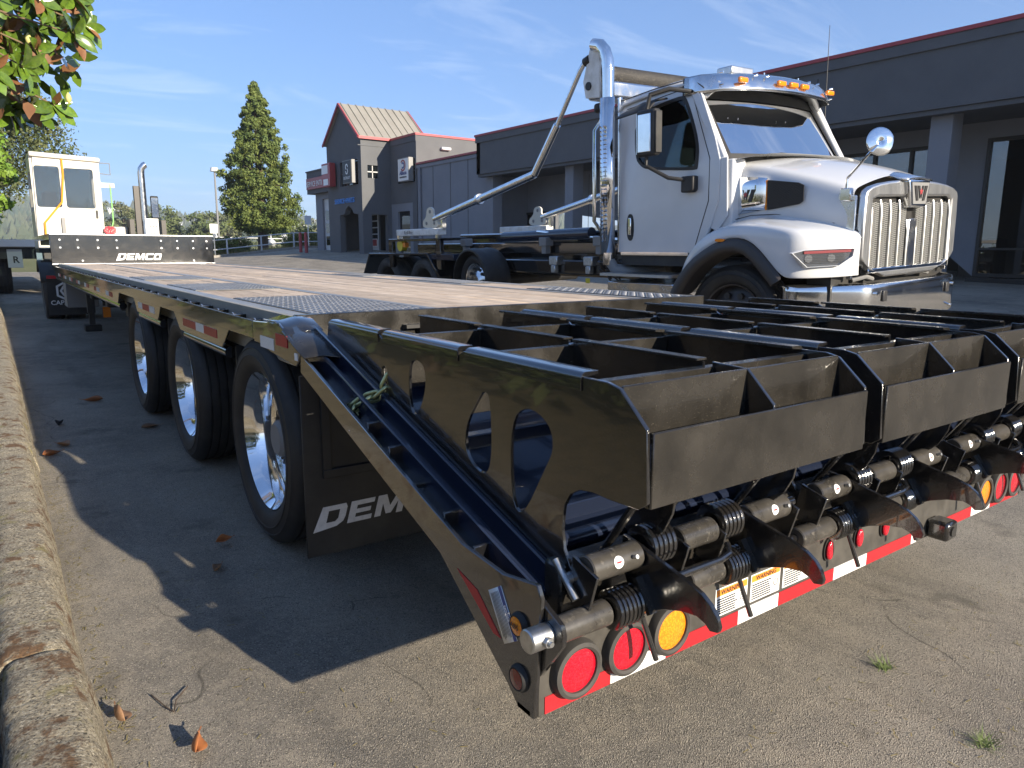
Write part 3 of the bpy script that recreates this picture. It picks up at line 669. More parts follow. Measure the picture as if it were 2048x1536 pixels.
for ri, X0 in enumerate((.118, .985, 1.85)):
    X1 = X0+(WR if ri < 2 else .735); xm = (X0+X1)/2-.035
    ramp = bpy.data.objects.new('loading_ramp', None); C.objects.link(ramp); ramp.location = (X0, .6, .9); attach(ramp, T)
    for y, zt in ((.965, ZD-.012), (.478, ZD-.012), (-.012, ZD-.012)):
        B().prism([(y-.005, zt-.16), (y+.005, zt-.16), (y+.005, zt-.006), (y+.024, zt-.006), (y+.024, zt), (y-.005, zt)], 'x', X0+.012, X1-.012).obj('cross_plate', 'dustblack', ramp, bev=.0015)
    for x, hl in ((X0, holes), (X1-.01, [])):
        B().plate(plate_out, hl, 'x', x, x+.01).obj('side_plate', 'black', ramp, bev=.0015)
    for ya, yb in ((.98, 1.385), (.495, .945), (0.0, .458)):
        for x, side in ((X0, 0), (xm, 1), (X1-.045, 2)):
            b = B(); r = .012
            if side == 0: pf = [(x+.045, ZD+.002), (x+.045, ZD+.010)]+arc(x+.010, ZD-.004, .014, 90, 180, 5)+[(x-.004, ZD-.030), (x+.0005, ZD-.030), (x+.0005, ZD-.004)]
            elif side == 1: pf = [(x, ZD+.003), (x+.035, ZD+.003), (x+.035, ZD+.009), (x, ZD+.009)]
            else: pf = [(x, ZD+.002), (x, ZD+.010)]+arc(x+.034, ZD-.004, .014, 90, 0, 5)+[(x+.048, ZD-.030), (x+.0445, ZD-.030), (x+.0445, ZD-.002)]
            b.prism(pf, 'y', ya, yb); b.obj('ramp_rail', 'black' if side == 0 else 'dustblack', ramp, bev=.001)
            if side == 1: B().box(x+.012, x+.020, ya-.008, yb+.008, .86, ZD+.002).obj('web_plate', 'black', ramp)
    # rear step: upper plate, lower plate, gussets
    B().box(X0+.01, X1-.01, -.112, -.104, .875, .996).obj('rear_upper_plate', 'dustblack', ramp, bev=.002)
    B().box(X0+.01, X1-.01, -.198, -.190, .765, .918).obj('rear_lower_plate', 'dustblack', ramp, bev=.002)
    B().box(X0+.01, X1-.01, -.19, -.02, .765, .771).obj('step_floor', 'black', ramp)
    for x in (X0+.40,):
        B().prism(gus, 'x', x, x+.009).obj('gusset', 'black', ramp, bev=.0015)
    # struts down to the hinge
    for x in (X0+.13, X0+.28, X0+.60, X0+.74):
        B().cyl((x, -.08, .765), (x, .06, .56), .010, 10).obj('strut', 'black', ramp)
    for x in (X0+.20, X0+.66):
        B().prism([(.0, .765), (-.10, .765), (-.085, .68), (-.06, .63), (.0, .57), (.06, .60), (.03, .70)], 'x', x, x+.008).obj('hanger_plate', 'black', ramp, bev=.001)
    # upper hinge tube, springs, claws
    B().cyl((X0+.01, YU+.004, ZU), (X1-.02, YU+.004, ZU), .014, 16).obj('hinge_shaft', 'black', ramp)
    tubes_ = [B().cyl((X0+c0, YU, ZU), (X0+c1, YU, ZU), .032, 24).obj('hinge_tube', 'dusttube', ramp, bev=.003) for c0, c1 in ((.004, .156), (.292, .418), (.556, .72))]
    for x in (X0+.218, X0+.468): spring(x, YU+.008, ZU+.010, .05, 5, ramp)
    for x, tb in ((X0+.075, tubes_[0]), (X0+.645, tubes_[2])):
        rows_ = [[(x+r_*math.cos(2*PI*i/24), YU-.0332*math.cos(.35+r_*math.sin(2*PI*i/24)/.0325), ZU+.0332*math.sin(.35+r_*math.sin(2*PI*i/24)/.0325)) for i in range(25)] for r_ in (.0002, .005, .010, .014)]
        q = B().grid(rows_).obj('grease_sticker', 'decal', tb, smooth=60)
        b = B(); b.add([(x+dx_, YU-.0350*math.cos(.35+da_), ZU+.0350*math.sin(.35+da_)) for dx_, da_ in ((-.007, -.05), (.004, -.06), (.008, 0), (.004, .06), (-.007, .05))], [(0, 1, 2, 3, 4)]); b.obj('sticker_print', 'red', q, smooth=0)
        B().cyl((x+.045, YU-.03, ZU+.012), (x+.045, YU-.042, ZU+.017), .005, 8).obj('grease_nipple', 'zinc', tb)
    for k, x in enumerate((X0+.160, X0+.540)):
        cl = B().plate(claw, [], 'x', x, x+.012).obj('claw', 'black', ramp, bev=.0015)
        B().bar((x-.010, -.035, .525), (x-.010, -.085, .455), .022, .012).obj('claw_lug', 'dustblack', ramp)
    for x in (X0-.006, X0+.283, X0+.42, X0+.725):
        B().prism([(.012, .60), (-.068, .576), (-.039, .472), (.031, .495)], 'x', x, x+.008).obj('hinge_plate', 'black', ramp, bev=.001)
    B().tube([(X0+.175, -.10, .535), (X0+.36, -.10, .535), (X0+.40, -.095, .54), (X0+.425, -.07, .55)], .0085, 10).obj('lift_rod', 'black', ramp)
    for x in (X0+.150, X0+.50): B().cyl((x, -.055, .435), (x+.02, -.085, .335), .0065, 8).obj('lock_rod', 'black', ramp)
    # weld beads
    for y in (.478, .965): B().bar((xm, y-.008, ZD-.008), (xm+.04, y-.008, ZD-.008), .012, .008).obj('weld_bead', 'zinc', ramp, bev=.003)
# lower hinge tube on the trailer
B().cyl((.02, YL+.004, ZL), (W-.02, YL+.004, ZL), .013, 16).obj('lower_hinge_shaft', 'black', T)
for x0_, x1_, xs_ in ((.02, .176, .222), (.44, .562, .607), (.90, 1.066, 1.112), (1.32, 1.445, 1.49), (1.78, 1.935, 1.98), (2.19, 2.315, 2.36)):
    lt = B().cyl((x0_, YL, ZL), (x1_, YL, ZL), .030, 24).obj('lower_hinge_tube', 'dusttube', T, bev=.003); spring(xs_, YL, ZL, .046, 6, lt)
ear = [(.03, .555), (0, .53), (-.069, .500), (-.078, .478), (-.076, .455), (-.004, .352), (.027, .33)]
for x in (.012, W-.03): B().prism(ear, 'x', x, x+.014).obj('hinge_ear', 'black', T, bev=.002)
q = B().cyl((-.045, YL, ZL), (.014, YL, ZL), .026, 28).obj('hinge_pin', 'zinc', T, bev=.003)
B().cyl((-.012, YL-.024, ZL+.002), (-.012, YL-.036, ZL+.003), .011, 6).cyl((-.012, YL-.036, ZL+.003), (-.012, YL-.044, ZL+.003), .006, 8).obj('grease_nipple', 'zinc', q)
q = B().cyl((.10, .056, .578), (.10, -.016, .510), .0085, 16).obj('t_handle', 'zinc', T)
B().cyl((.10, .02, .544), (.14, .02, .544), .014, 16).obj('handle_pin', 'zinc', q)
# safety chain
ch = [Vector((.138, .935, .868)), Vector((.118, .945, .825)), Vector((.098, .965, .80)), Vector((.080, .99, .79)), Vector((.060, 1.005, .775)), Vector((.042, 1.02, .755)), Vector((.028, 1.03, .725))]
chain = None
for i in range(len(ch)-1):
    a, c = ch[i], ch[i+1]; d = (c-a).normalized(); mid = (a+c)/2; sd = d.cross(Vector((0, 0, 1))).normalized(); up = sd.cross(d)
    wv = (sd if i % 2 else up); L_ = .030; R_ = .0145; path = []
    for t in range(10):
        an = -PI/2+PI*t/9; path.append(mid+d*(L_*.55+R_*math.cos(an))+wv*R_*math.sin(an))
    for t in range(10):
        an = PI/2+PI*t/9; path.append(mid+d*(-L_*.55+R_*math.cos(an))+wv*R_*math.sin(an))
    b = B().tube(path, .0066, 8, closed=True)
    if chain is None: chain = b.obj('safety_chain', 'chainmetal', T, smooth=60)
    else: b.obj('chain_link', 'chainmetal', chain, smooth=60)
B().cyl((.02, 1.035, .722), (.02, .985, .70), .006, 8).cyl((.02, .98, .698), (.02, .985, .70), .011, 8).obj('chain_bolt', 'zinc', T)
b = B().tube([(.02, .995, .705), (.01, .985, .72), (.0, .96, .70), (.015, .985, .695)], .0018, 6); b.obj('cotter_pin', 'zinc', T)
M('bumperchrome', (.82, .83, .84), .11, 1., col2=(.74, .75, .76), vs=4, rough2=.2)
M('zincbright', (.60, .60, .58), .3, .7)
# ------------------------------------------------------------------ white roll-off truck
XC = 6.15
K = thing('roll_off_truck', (XC, 6.5, .1), 'white conventional truck with chrome grille and black roll-off hoist frame', 'truck')
def half(u): return XC+u
# --- cab side walls with window opening
side = [(4.97, 1.24), (5.0, 2.86), (4.93, 2.90), (4.05, 2.905), (3.96, 2.88), (3.90, 2.83), (3.66, 2.35), (3.58, 2.14), (3.58, 1.75), (3.66, 1.52), (3.80, 1.26), (3.86, 1.24)]
win = smoothpoly([(4.76, 2.70), (4.14, 2.80), (4.06, 2.76), (3.86, 2.33), (3.85, 2.09), (3.88, 2.06), (4.52, 2.12), (4.62, 2.16), (4.72, 2.26)], 2)
def tum(z): return max(0, z-2.1)*.10
cab = None
for s in (1, -1):
    b = B().plate(side, [win], 'x', 0, .04)
    b.v = [(XC-s*1.10+s*(x+tum(z)), y, z) for x, y, z in b.v]
    o = b.obj('cab_side', 'white', K, bev=.006, seg=2)
    b = B().plate([(y, z) for y, z in win], [], 'x', .014, .018); b.v = [(XC-s*1.10+s*(x+tum(z)), y, z) for x, y, z in b.v]
    b.obj('side_window', 'glass', o)
    inner = [(4.41+(y-4.41)*.955, 2.42+(z-2.42)*.935) for y, z in win]
    b = B().plate([(4.41+(y-4.41)*1.025, 2.42+(z-2.42)*1.03) for y, z in win], [inner], 'x', -.006, .012); b.v = [(XC-s*1.10+s*(x+tum(z)), y, z) for x, y, z in b.v]
    b.obj('window_seal', 'matblack', o)
    # door seam and handle
    seam = [(4.90, 2.78), (4.12, 2.86), (4.00, 2.82), (3.70, 2.15), (3.70, 1.75), (3.86, 1.30)]
    path = [(XC-s*1.10+s*(-.001+tum(z)), y, z) for y, z in seam]
    B().tube(path, .0045, 6).obj('door_seam', 'matblack', o)
    B().tube([(XC-s*1.10+s*(-.001+tum(z)), y, z) for y, z in ((5.0, 2.885), (4.5, 2.93), (4.05, 2.945), (3.95, 2.90), (3.86, 2.84))], .006, 6).obj('drip_rail', 'matblack', o)
    b = B().prism(smoothpoly([(4.835, 1.66), (4.725, 1.66), (4.725, 1.37), (4.835, 1.37)], 2), 'x', XC-s*1.104, XC-s*1.10)
    h = b.obj('door_handle', 'matblack', o)
    B().box(min(XC-s*1.125, XC-s*1.108), max(XC-s*1.125, XC-s*1.108), 4.755, 4.80, 1.43, 1.62).obj('handle_grip', 'chrome', h, bev=.01, seg=2)
# roof
rows = []
for i, (y, dz, hw) in enumerate(((5.02, -.10, 1.03), (5.01, -.02, 1.05), (4.95, .03, 1.055), (4.7, .06, 1.055), (4.4, .085, 1.05), (4.1, .095, 1.045), (3.95, .085, 1.03), (3.82, .05, 1.00), (3.74, .0, .97))):
    row = []
    for j in range(25):
        u = -1+2*j/24; e = abs(u); z = 2.88+dz+.05*(1-e**2)-.085*e**10 - (.05*e**2 if y < 4 else 0)
        row.append((XC+math.copysign(hw*(1-(1-e)**1.0), u) if u else XC, y + (.12*e**3 if y < 4 else 0), z))
    rows.append(row)
B().grid(rows).obj('cab_roof', 'white', K, smooth=60, thick=.03)
B().prism([(XC-1.06, 1.24), (XC+1.06, 1.24), (XC+1.02, 2.90), (XC-1.02, 2.90)], 'y', 4.95, 4.99).obj('cab_back', 'white', K)
B().box(XC-1.0, XC+1.0, 4.90, 4.945, 1.26, 2.88).obj('rear_lining', 'interior', K)
B().box(XC-.98, XC+.98, 3.98, 4.90, 2.845, 2.86).obj('headliner', 'interior', K)
B().box(XC-1.05, XC+1.05, 3.62, 4.96, 1.20, 1.26).obj('cab_floor', 'interior', K)
B().box(XC-1.04, XC+1.04, 3.60, 3.92, 1.26, 2.05).obj('dashboard', 'interior', K, bev=.05, seg=3)
for x in (XC-.5, XC+.5):
    q = B().box(x-.25, x+.25, 4.15, 4.65, 1.6, 1.75).obj('seat', 'seat', K, bev=.05, seg=2)
    B().box(x-.25, x+.25, 4.60, 4.75, 1.7, 2.45).obj('seat_back', 'seat', q, bev=.05, seg=2)
q = B().lathe([(-.015, .20), (.015, .20), (.015, .225), (-.015, .225)], (XC+.5, 3.98, 2.12), 'y', 28).obj('steering_wheel', 'seat', K)
# windscreen with black border, curved in plan
def wsy(u, t): return 3.45+.10*abs(u)**2.2*1.3 + t*.42
def wsp(u, t, off=0): return (XC+u*(.995-.03*t), wsy(u, t)-off, 2.155+t*.68)
rows = [[wsp(-1+2*j/20, i/6) for j in range(21)] for i in range(7)]
B().grid(rows).obj('windscreen', 'glass', K, smooth=80)
outer = [(-1, 0), (1, 0), (1, 1), (-1, 1)]
def frame_ring(n=14):
    o_, i_ = [], []
    for k in range(4*n):
        s_, f_ = divmod(k, n); f_ /= n
        p = [(-1+2*f_, 0), (1, f_), (1-2*f_, 1), (-1, 1-f_)][s_]
        o_.append((p[0]*1.035, p[1]*1.10-.05)); i_.append((max(-.945, min(.945, p[0])), max(.055, min(.87, p[1]))))
    return o_, i_
o_, i_ = frame_ring(); n = len(o_)
v = [wsp(*p, .006) for p in o_]+[wsp(*p, .012) for p in i_]
B().add(v, [(k, (k+1) % n, n+(k+1) % n, n+k) for k in range(n)]).obj('windscreen_frame', 'matblack', K, smooth=60)
for u0 in (-.55, .35):
    B().tube([wsp(u0, .0, .03), wsp(u0+.25, .07, .03), wsp(u0+.62, .05, .025)], .008, 6).obj('wiper', 'matblack', K)
rows = [[(XC+u*.94, wsy(u, .9)+.03, z) for u in [-1+2*j/12 for j in range(13)]] for z in (2.62, 2.80)]
B().grid(rows).obj('sun_shade', 'interior', K, smooth=80)
# A-pillars, cowl
for s in (-1, 1):
    B().bar((XC+s*1.045, 3.575, 2.12), (XC+s*1.0, 3.99, 2.86), .075, .10, (0, 1, 1)).obj('a_pillar', 'white', K, bev=.02, seg=2)
rows = [[(XC+u*w_, y, z-.05*abs(u)**4) for u in [-1+2*j/14 for j in range(15)]] for y, z, w_ in ((3.62, 2.155, 1.08), (3.50, 2.165, 1.07), (3.42, 2.17, 1.02), (3.30, 2.185, .97))]
B().grid(rows).obj('cowl', 'white', K, smooth=60)
for s in (-1, 1):
    B().prism([(3.72, 2.14), (3.50, 2.15), (3.48, 1.60), (3.60, 1.45), (3.72, 1.50)], 'x', XC+s*1.075-.01, XC+s*1.075+.01).obj('cowl_side', 'white', K, bev=.006)
for s in (-1, 1):
    B().box(min(XC+s*1.06, XC+s*.86), max(XC+s*1.06, XC+s*.86), 3.45, 3.66, 1.35, 2.13).obj('cowl_filler', 'white', K, bev=.02, seg=2)
# hood
HS = [(3.52, 2.175, 2.10, .96, 1.35), (3.2, 2.14, 2.04, .94, 1.36), (2.9, 2.085, 1.965, .905, 1.36), (2.65, 2.02, 1.89, .872, 1.36), (2.48, 1.96, 1.835, .85, 1.36), (2.38, 1.915, 1.795, .835, 1.36)]
rows = []
XH = 6.19
for y, zc, zs, hw, zb in HS:
    row = []
    prof_ = [(hw+.02, zb), (hw+.03, (zb+zs)/2-.05), (hw+.018, zs-.16), (hw, zs-.06), (hw-.03, zs-.015), (hw-.09, zs+.01), (hw*.62, zs+(zc-zs)*.55), (hw*.34, zs+(zc-zs)*.90), (hw*.1, zc)]
    row = [(XH-u, y, z) for u, z in prof_]+[(XH+u, y, z) for u, z in prof_[::-1]]
    rows.append(row)
B().grid(rows).obj('hood', 'white', K, smooth=60, sub=2)
# fenders, swept in at the front
FS = [(4.96, 3.99, .86, .98, 5.04, 1.06), (4.92, 3.88, 1.05, 1.20, 5.05, 1.28), (4.88, 3.70, 1.22, 1.37, 5.08, 1.45), (4.86, 3.50, 1.325, 1.455, 5.13, 1.53), (4.85, 3.30, 1.40, 1.51, 5.18, 1.575), (4.845, 3.06, 1.385, 1.515, 5.23, 1.575), (4.845, 2.87, 1.21, 1.50, 5.26, 1.55), (4.85, 2.72, 1.04, 1.475, 5.28, 1.525), (4.86, 2.62, 1.035, 1.455, 5.29, 1.505), (4.93, 2.52, 1.035, 1.43, 5.30, 1.48), (5.08, 2.415, 1.035, 1.395, 5.32, 1.45), (5.22, 2.335, 1.04, 1.36, 5.33, 1.42), (5.31, 2.295, 1.045, 1.335, 5.345, 1.39), (5.345, 2.285, 1.045, 1.32, 5.36, 1.37)]
fen = {}
for s in (1, -1):
    rows = []
    for x, y, zb, zc, xi, zi in FS:
        P_ = [(x+.01, zb), (x, zb+.008), (x-.002, zb+(zc-zb)*.3), (x-.002, zc-.10), (x+.004, zc-.035), (x+(xi-x)*.10, zc+.002), (x+(xi-x)*.5, zc+(zi-zc)*.55), (xi-.02, zi-.01), (xi+.01, zi+.01), (xi+.06, zi+.03)]
        rows.append([((a if s == 1 else 2*XH-a-.04), y, z) for a, z in P_])
    fen[s] = B().grid(rows).obj('fender', 'white', K, smooth=60, sub=2)
    # flare
    FL = [(3.99, .86), (3.88, 1.05), (3.70, 1.22), (3.50, 1.325), (3.30, 1.395), (3.06, 1.38), (2.87, 1.205), (2.70, 1.03)]
    cx, cz = 3.33, .62
    rows = []
    for y, z in FL:
        d = Vector((y-cx, z-cz)); ln = d.length; i2 = d/ln*(ln-.135); i3 = d/ln*(ln-.10)
        rows.append([(a if s == 1 else 2*XH-a-.04, p, q_) for a, p, q_ in ((4.86, y, z+.004), (4.815, y, z-.01), (4.80, i3.x+cx, i3.y+cz), (4.82, i2.x+cx, i2.y+cz), (5.05, i2.x+cx, i2.y+cz))])
    B().grid(rows).obj('fender_flare', 'darkpaint', fen[s], smooth=50, sub=1)
for s in (1, -1):
    pts = [((xi+.012 if s == 1 else 2*XH-xi-.052), y, zi+.018) for x, y, zb, zc, xi, zi in FS[3:-1]]
    B().tube(pts, .004, 5).obj('hood_seam', 'matblack', K)
B().tube([(XH+u*.975, 3.50, 2.105+.07*(1-abs(u)**2.5)) for u in [-1+2*j/16 for j in range(17)]], .005, 5).obj('hood_seam', 'matblack', K)
# headlight on the swept face
def swept(t, z, off=0):
    a, c = Vector((4.90, 2.575)), Vector((5.34, 2.285)); d = (c-a); nrm = Vector((d.y, -d.x)).normalized()
    if nrm.y > 0: nrm = -nrm
    p = a+d*t+nrm*off; return (p.x, p.y, z)
hl = [(-.17, 1.252), (.02, 1.275), (.84, 1.280), (.82, 1.215), (.60, 1.140), (.08, 1.132)]
def hl_ring(sc_, off):
    off += .045
    cz = 1.205; ct = .36
    return [swept(ct+(t-ct)*sc_, cz+(z-cz)*sc_, off) for t, z in hl]
b = B(); a_ = hl_ring(1.10, .0); c_ = hl_ring(1.04, .028); e_ = hl_ring(1.0, .028); g_ = hl_ring(.97, .006); n = 6
b.add(a_+c_+e_+g_, [(k+r*n, (k+1) % n+r*n, (k+1) % n+(r+1)*n, k+(r+1)*n) for r in range(3) for k in range(n)])
hq = b.obj('headlight', 'white', K, smooth=0, bev=.004)
B().add(g_, [tuple(range(6))]).obj('reflector', 'lampinner', hq, smooth=0)
for t in (.10, .48):
    p = Vector(swept(t, 1.205, .045)); nn = (Vector(swept(t, 1.205, .145))-p).normalized()
    B().cyl(p+nn*.004, p+nn*.014, .034, 20).obj('lamp_unit', 'chrome', hq)
b = B()
for i in range(7):
    z = 1.165+i*.0135; b.bar(swept(.04, z, .057), swept(.70, z, .057), .006, .005)
b.obj('lamp_fins', 'darkpaint', hq)
b = B(); b.bar(swept(.02, 1.256, .060), swept(.80, 1.262, .060), .01, .022); b.obj('turn_strip', 'signred', hq)
B().add(hl_ring(1.0, .027), [tuple(range(6))]).obj('lamp_lens', 'lens', hq, smooth=0)
B().prism(smoothpoly([(3.43, 1.385), (3.32, 1.385), (3.32, 1.355), (3.43, 1.355)], 2), 'x', 4.825, 4.85).obj('side_marker', 'amber', K)
# bright intake panel and mesh on the hood side
hx = lambda y: XH-.968+(3.52-y)*.085
b = B(); rows = [[(hx(y)-.028-.012*math.sin(PI*t), y, zt+(zb-zt)*t) for t in (0, .25, .5, .75, 1)] for y, zt, zb in ((3.56, 1.945, 1.61), (3.45, 1.955, 1.605), (3.28, 1.945, 1.625), (3.16, 1.93, 1.645))]
ip = b.grid(rows).obj('intake_panel', 'chrome', K, smooth=60, thick=.02)
b = B(); b.prism([(3.15, 1.91), (2.84, 1.865), (2.79, 1.84), (2.79, 1.70), (2.83, 1.675), (3.14, 1.635)], 'x', -.006, .004); b.v = [(hx(y)-.035+x, y, z) for x, y, z in b.v]
mq = b.obj('intake_mesh', 'mesh', K)
b = B()
for i in range(-6, 16):
    for sgn in (1, -1):
        pts = [(2.80+.33*i/10+sgn*(z-1.77)*1.5, z) for z in [1.66+.01*k for k in range(25)]]
        pts = [(y, z) for y, z in pts if 2.80 < y < 3.13 and z < 1.86+(y-2.8)*.13 and z > 1.69-(y-2.8)*.15]
        if len(pts) > 2: b.bar((hx(pts[0][0])-.043, *pts[0]), (hx(pts[-1][0])-.043, *pts[-1]), .003, .003)
b.obj('mesh_wires', 'darkpaint', mq, kind='stuff')
B().bar((hx(3.15)-.04, 3.155, 1.635), (hx(3.15)-.04, 3.155, 1.91), .012, .012, (1, 0, 0)).obj('side_marker', 'amber', K)
def emblem(par, o, r_, u_, sz):
    r_, u_ = Vector(r_), Vector(u_); n_ = r_.cross(u_); o = Vector(o)
    b = B()
    for pts in ([(-1, .55), (-.62, .55), (-.30, -.55), (-.62, -.55)], [(-.45, .55), (-.20, .55), (0, -.05), (-.12, -.40)], [(1, .55), (.62, .55), (.30, -.55), (.62, -.55)], [(.45, .55), (.20, .55), (0, -.05), (.12, -.40)]):
        v = [o+r_*p*sz+u_*q_*sz for p, q_ in pts]; v2 = [q_+n_*.006 for q_ in v]
        b.add(v+v2, [(3, 2, 1, 0), (4, 5, 6, 7)]+[(k, (k+1) % 4, 4+(k+1) % 4, 4+k) for k in range(4)])
    e_ = b.obj('emblem', 'ink', par, smooth=0)
    st = [(.30*sz*(1 if k % 2 == 0 else .42)*math.sin(PI*k/5), .30*sz*(1 if k % 2 == 0 else .42)*math.cos(PI*k/5)) for k in range(10)]
    v = [o+r_*a+u_*(c+.12*sz)+n_*.008 for a, c in st]; B().add(v, [tuple(range(10))]).obj('emblem_star', 'signred', e_, smooth=0)
emblem(ip, (hx(3.37)-.045, 3.37, 1.775), (0, -1, 0), (0, 0, 1), .105)
# grille surround and mesh
ZG0, ZG1 = 1.005, 1.785; XG0, XG1 = 5.37, 7.06
out_g = smoothpoly([(XG0-.02, ZG0), (XG0-.02, 1.70), (XG0+.02, ZG1), (XG0+.30, ZG1+.055), (XH, ZG1+.085), (XG1-.30, ZG1+.055), (XG1-.02, ZG1), (XG1+.02, 1.70), (XG1+.02, ZG0)], 1)
in_g = [(XG0+.12, ZG0+.07), (XG0+.12, ZG1-.10), (XG0+.20, ZG1-.075), (XG1-.20, ZG1-.065), (XG1-.12, ZG1-.10), (XG1-.12, ZG0+.07)]
gr = B().plate(out_g, [in_g], 'y', 2.27, 2.34).obj('grille_surround', 'brushed', K, bev=.022, seg=3)
for s, x in ((1, XG0), (-1, XG1)):
    B().prism([(2.34, ZG0), (2.34, ZG1-.06), (2.50, ZG1-.03), (2.52, 1.44), (2.40, 1.34), (2.385, ZG0)], 'x', x-.03*s-.015, x-.03*s+.015).obj('surround_side', 'alu', gr, bev=.004)
B().box(XG0+.1, XG1-.1, 2.335, 2.36, ZG0+.04, ZG1-.06).obj('radiator', 'matblack', gr)
xa, xb = XG0+.125, XG1-.125; nb = 9; bw = (xb-xa)/nb
for i in range(nb):
    x0, x1 = xa+i*bw, xa+(i+1)*bw; mid = i == nb//2
    zt = ZG1-.12 if not mid else ZG1-.32
    if mid: B().box(x0+.01, x1-.01, 2.275, 2.30, ZG0+.06, zt+.05).obj('grille_spine', 'alu', gr, bev=.006, seg=2); continue
    g_ = B(); nz_ = 34
    zmin = ZG0+.075
    for k in range(nz_):
        z = zmin+(zt-zmin)*k/nz_; st = (zt-zmin)/nz_
        for c in range(3):
            w_ = (bw-.02)/3; cx0 = x0+.015+c*w_; off = st*.5*(c % 2)
            g_.bar((cx0, 2.305, z+off), (cx0+w_/2, 2.295, z+off+st*.45), .0062, .008, (0, 1, 0)); g_.bar((cx0+w_/2, 2.295, z+off+st*.45), (cx0+w_, 2.305, z+off), .0062, .008, (0, 1, 0))
    g_.obj('grille_mesh', 'zincbright', gr, smooth=0, kind='stuff')
for i in range(nb+1):
    x = xa+i*bw; zt = ZG1-.10 if abs(i-nb/2) > 1 else ZG1-.28
    B().tube([(x, 2.284, ZG0+.07), (x, 2.284, zt-.10), (x, 2.30, zt)], .0085, 8).obj('grille_bar', 'zincbright', gr)
B().box(xa-.01, xb+.01, 2.272, 2.30, ZG0+.045, ZG0+.085).obj('grille_sill', 'chrome', gr, bev=.006)
bq = B().prism([(XH-.20, ZG1+.075), (XH+.20, ZG1+.075), (XH+.15, ZG1-.17), (XH-.15, ZG1-.17)], 'y', 2.225, 2.33).obj('badge_housing', 'chrome', gr, bev=.02, seg=3)
B().prism([(XH-.16, ZG1+.05), (XH+.16, ZG1+.05), (XH+.115, ZG1-.14), (XH-.115, ZG1-.14)], 'y', 2.2185, 2.2245).obj('badge_face', 'greypaint', bq)
emblem(bq, (XH, 2.2175, ZG1-.045), (1, 0, 0), (0, 0, 1), .12)
rows = [[(XH-.24+.48*j/8, y, ZG1+.07+.06*k+.02*math.sin(PI*j/8)) for j in range(9)] for k, y in enumerate((2.235, 2.45, 2.7))]
B().grid(rows).obj('badge_cowl', 'alu', gr, smooth=60, thick=.02)
# bumper with swept ends
bl_ = [(4.965, 2.76), (4.975, 2.70), (5.02, 2.62), (5.14, 2.47), (5.26, 2.33), (5.33, 2.255), (5.38, 2.22), (5.45, 2.202), (5.7, 2.19), (6.0, 2.18)]
bpath = bl_+[(6.19, 2.178)]+[(12.38-x, y) for x, y in bl_[::-1]]
rows = [[(x, y+dy, z) for x, y in bpath] for z, dy in ((.60, .035), (.63, .0), (.90, .0), (.945, .006), (.965, .045))]
bmp = B().grid(rows).obj('front_bumper', 'bumperchrome', K, smooth=60, thick=.012)
for x in (5.62, 6.80):
    B().box(x-.035, x+.035, 2.172, 2.19, .80, .90).obj('tow_hole', 'ink', bmp, bev=.012, seg=2)
for x in (5.48, 6.92):
    for z in (.66, .88): B().cyl((x, 2.172, z), (x, 2.20, z), .014, 10).obj('bumper_bolt', 'chrome', bmp)
B().box(5.15, 7.2, 2.42, 2.65, .80, 1.06).obj('front_crossmember', 'matblack', K)
b = B().tube([(5.45, 2.40, .99), (5.55, 2.33, 1.02), (5.7, 2.35, .99)], .022, 8); b.obj('air_hose', 'greypaint', K)
B().tube([(6.3, 2.36, 1.0), (6.5, 2.30, 1.02), (6.75, 2.36, .99)], .02, 8).obj('air_hose', 'greypaint', K)
# visor with marker lamps
vp = [(5.10, 4.08), (5.13, 3.90), (5.24, 3.74), (5.50, 3.64), (5.85, 3.59), (6.15, 3.575), (6.45, 3.59), (6.80, 3.64), (7.06, 3.74), (7.17, 3.90), (7.20, 4.08)]
rows = []
for f, (dz, dk) in enumerate(((2.985, .10), (2.96, .04), (2.90, 0.), (2.835, -.035), (2.805, -.04))):
    rows.append([(XC+(x-XC)*(1-dk*.25), y+dk*.9*(1 if 5.2 < x < 7.1 else .2), dz-.02*abs((x-XC)/1.05)**2) for x, y in vp])
vis = B().grid(rows).obj('sun_visor', 'alu', K, smooth=60, thick=.006)
B().grid([[(x, y+.02, z-.004) for x, y, z in r_] for r_ in rows]).obj('visor_dark_sheet', 'interior', vis, smooth=60)  # added dark sheet keeps the visor's inside dark in the windscreen reflection
for x in (5.42, 5.95, 6.15, 6.35, 6.95):
    y = 3.575+.075*(abs(x-XC)/.75)**2
    B().box(x-.065, x+.065, y-.045, y-.008, 2.865, 2.915).obj('marker_light', 'amber', vis, bev=.012, seg=2)
B().box(5.55, 5.90, 3.86, 4.05, 3.0, 3.085).obj('roof_beacon', 'brushed', K, bev=.015, seg=2)
for x in (6.0, 6.6): B().cyl((x, 3.80, 3.0), (x, 3.80, 3.04), .008, 8).obj('roof_bolt', 'chrome', K)
for k_, x in enumerate((5.20, 5.62, 5.78, 6.5, 6.70, 7.08)):
    y = 3.575+.075*(abs(x-XC)/.75)**2
    for z in (2.955, 2.845): B().cyl((x, y-.012, z), (x, y+.03, z), .010, 8).obj('visor_rivet', 'chrome', vis)
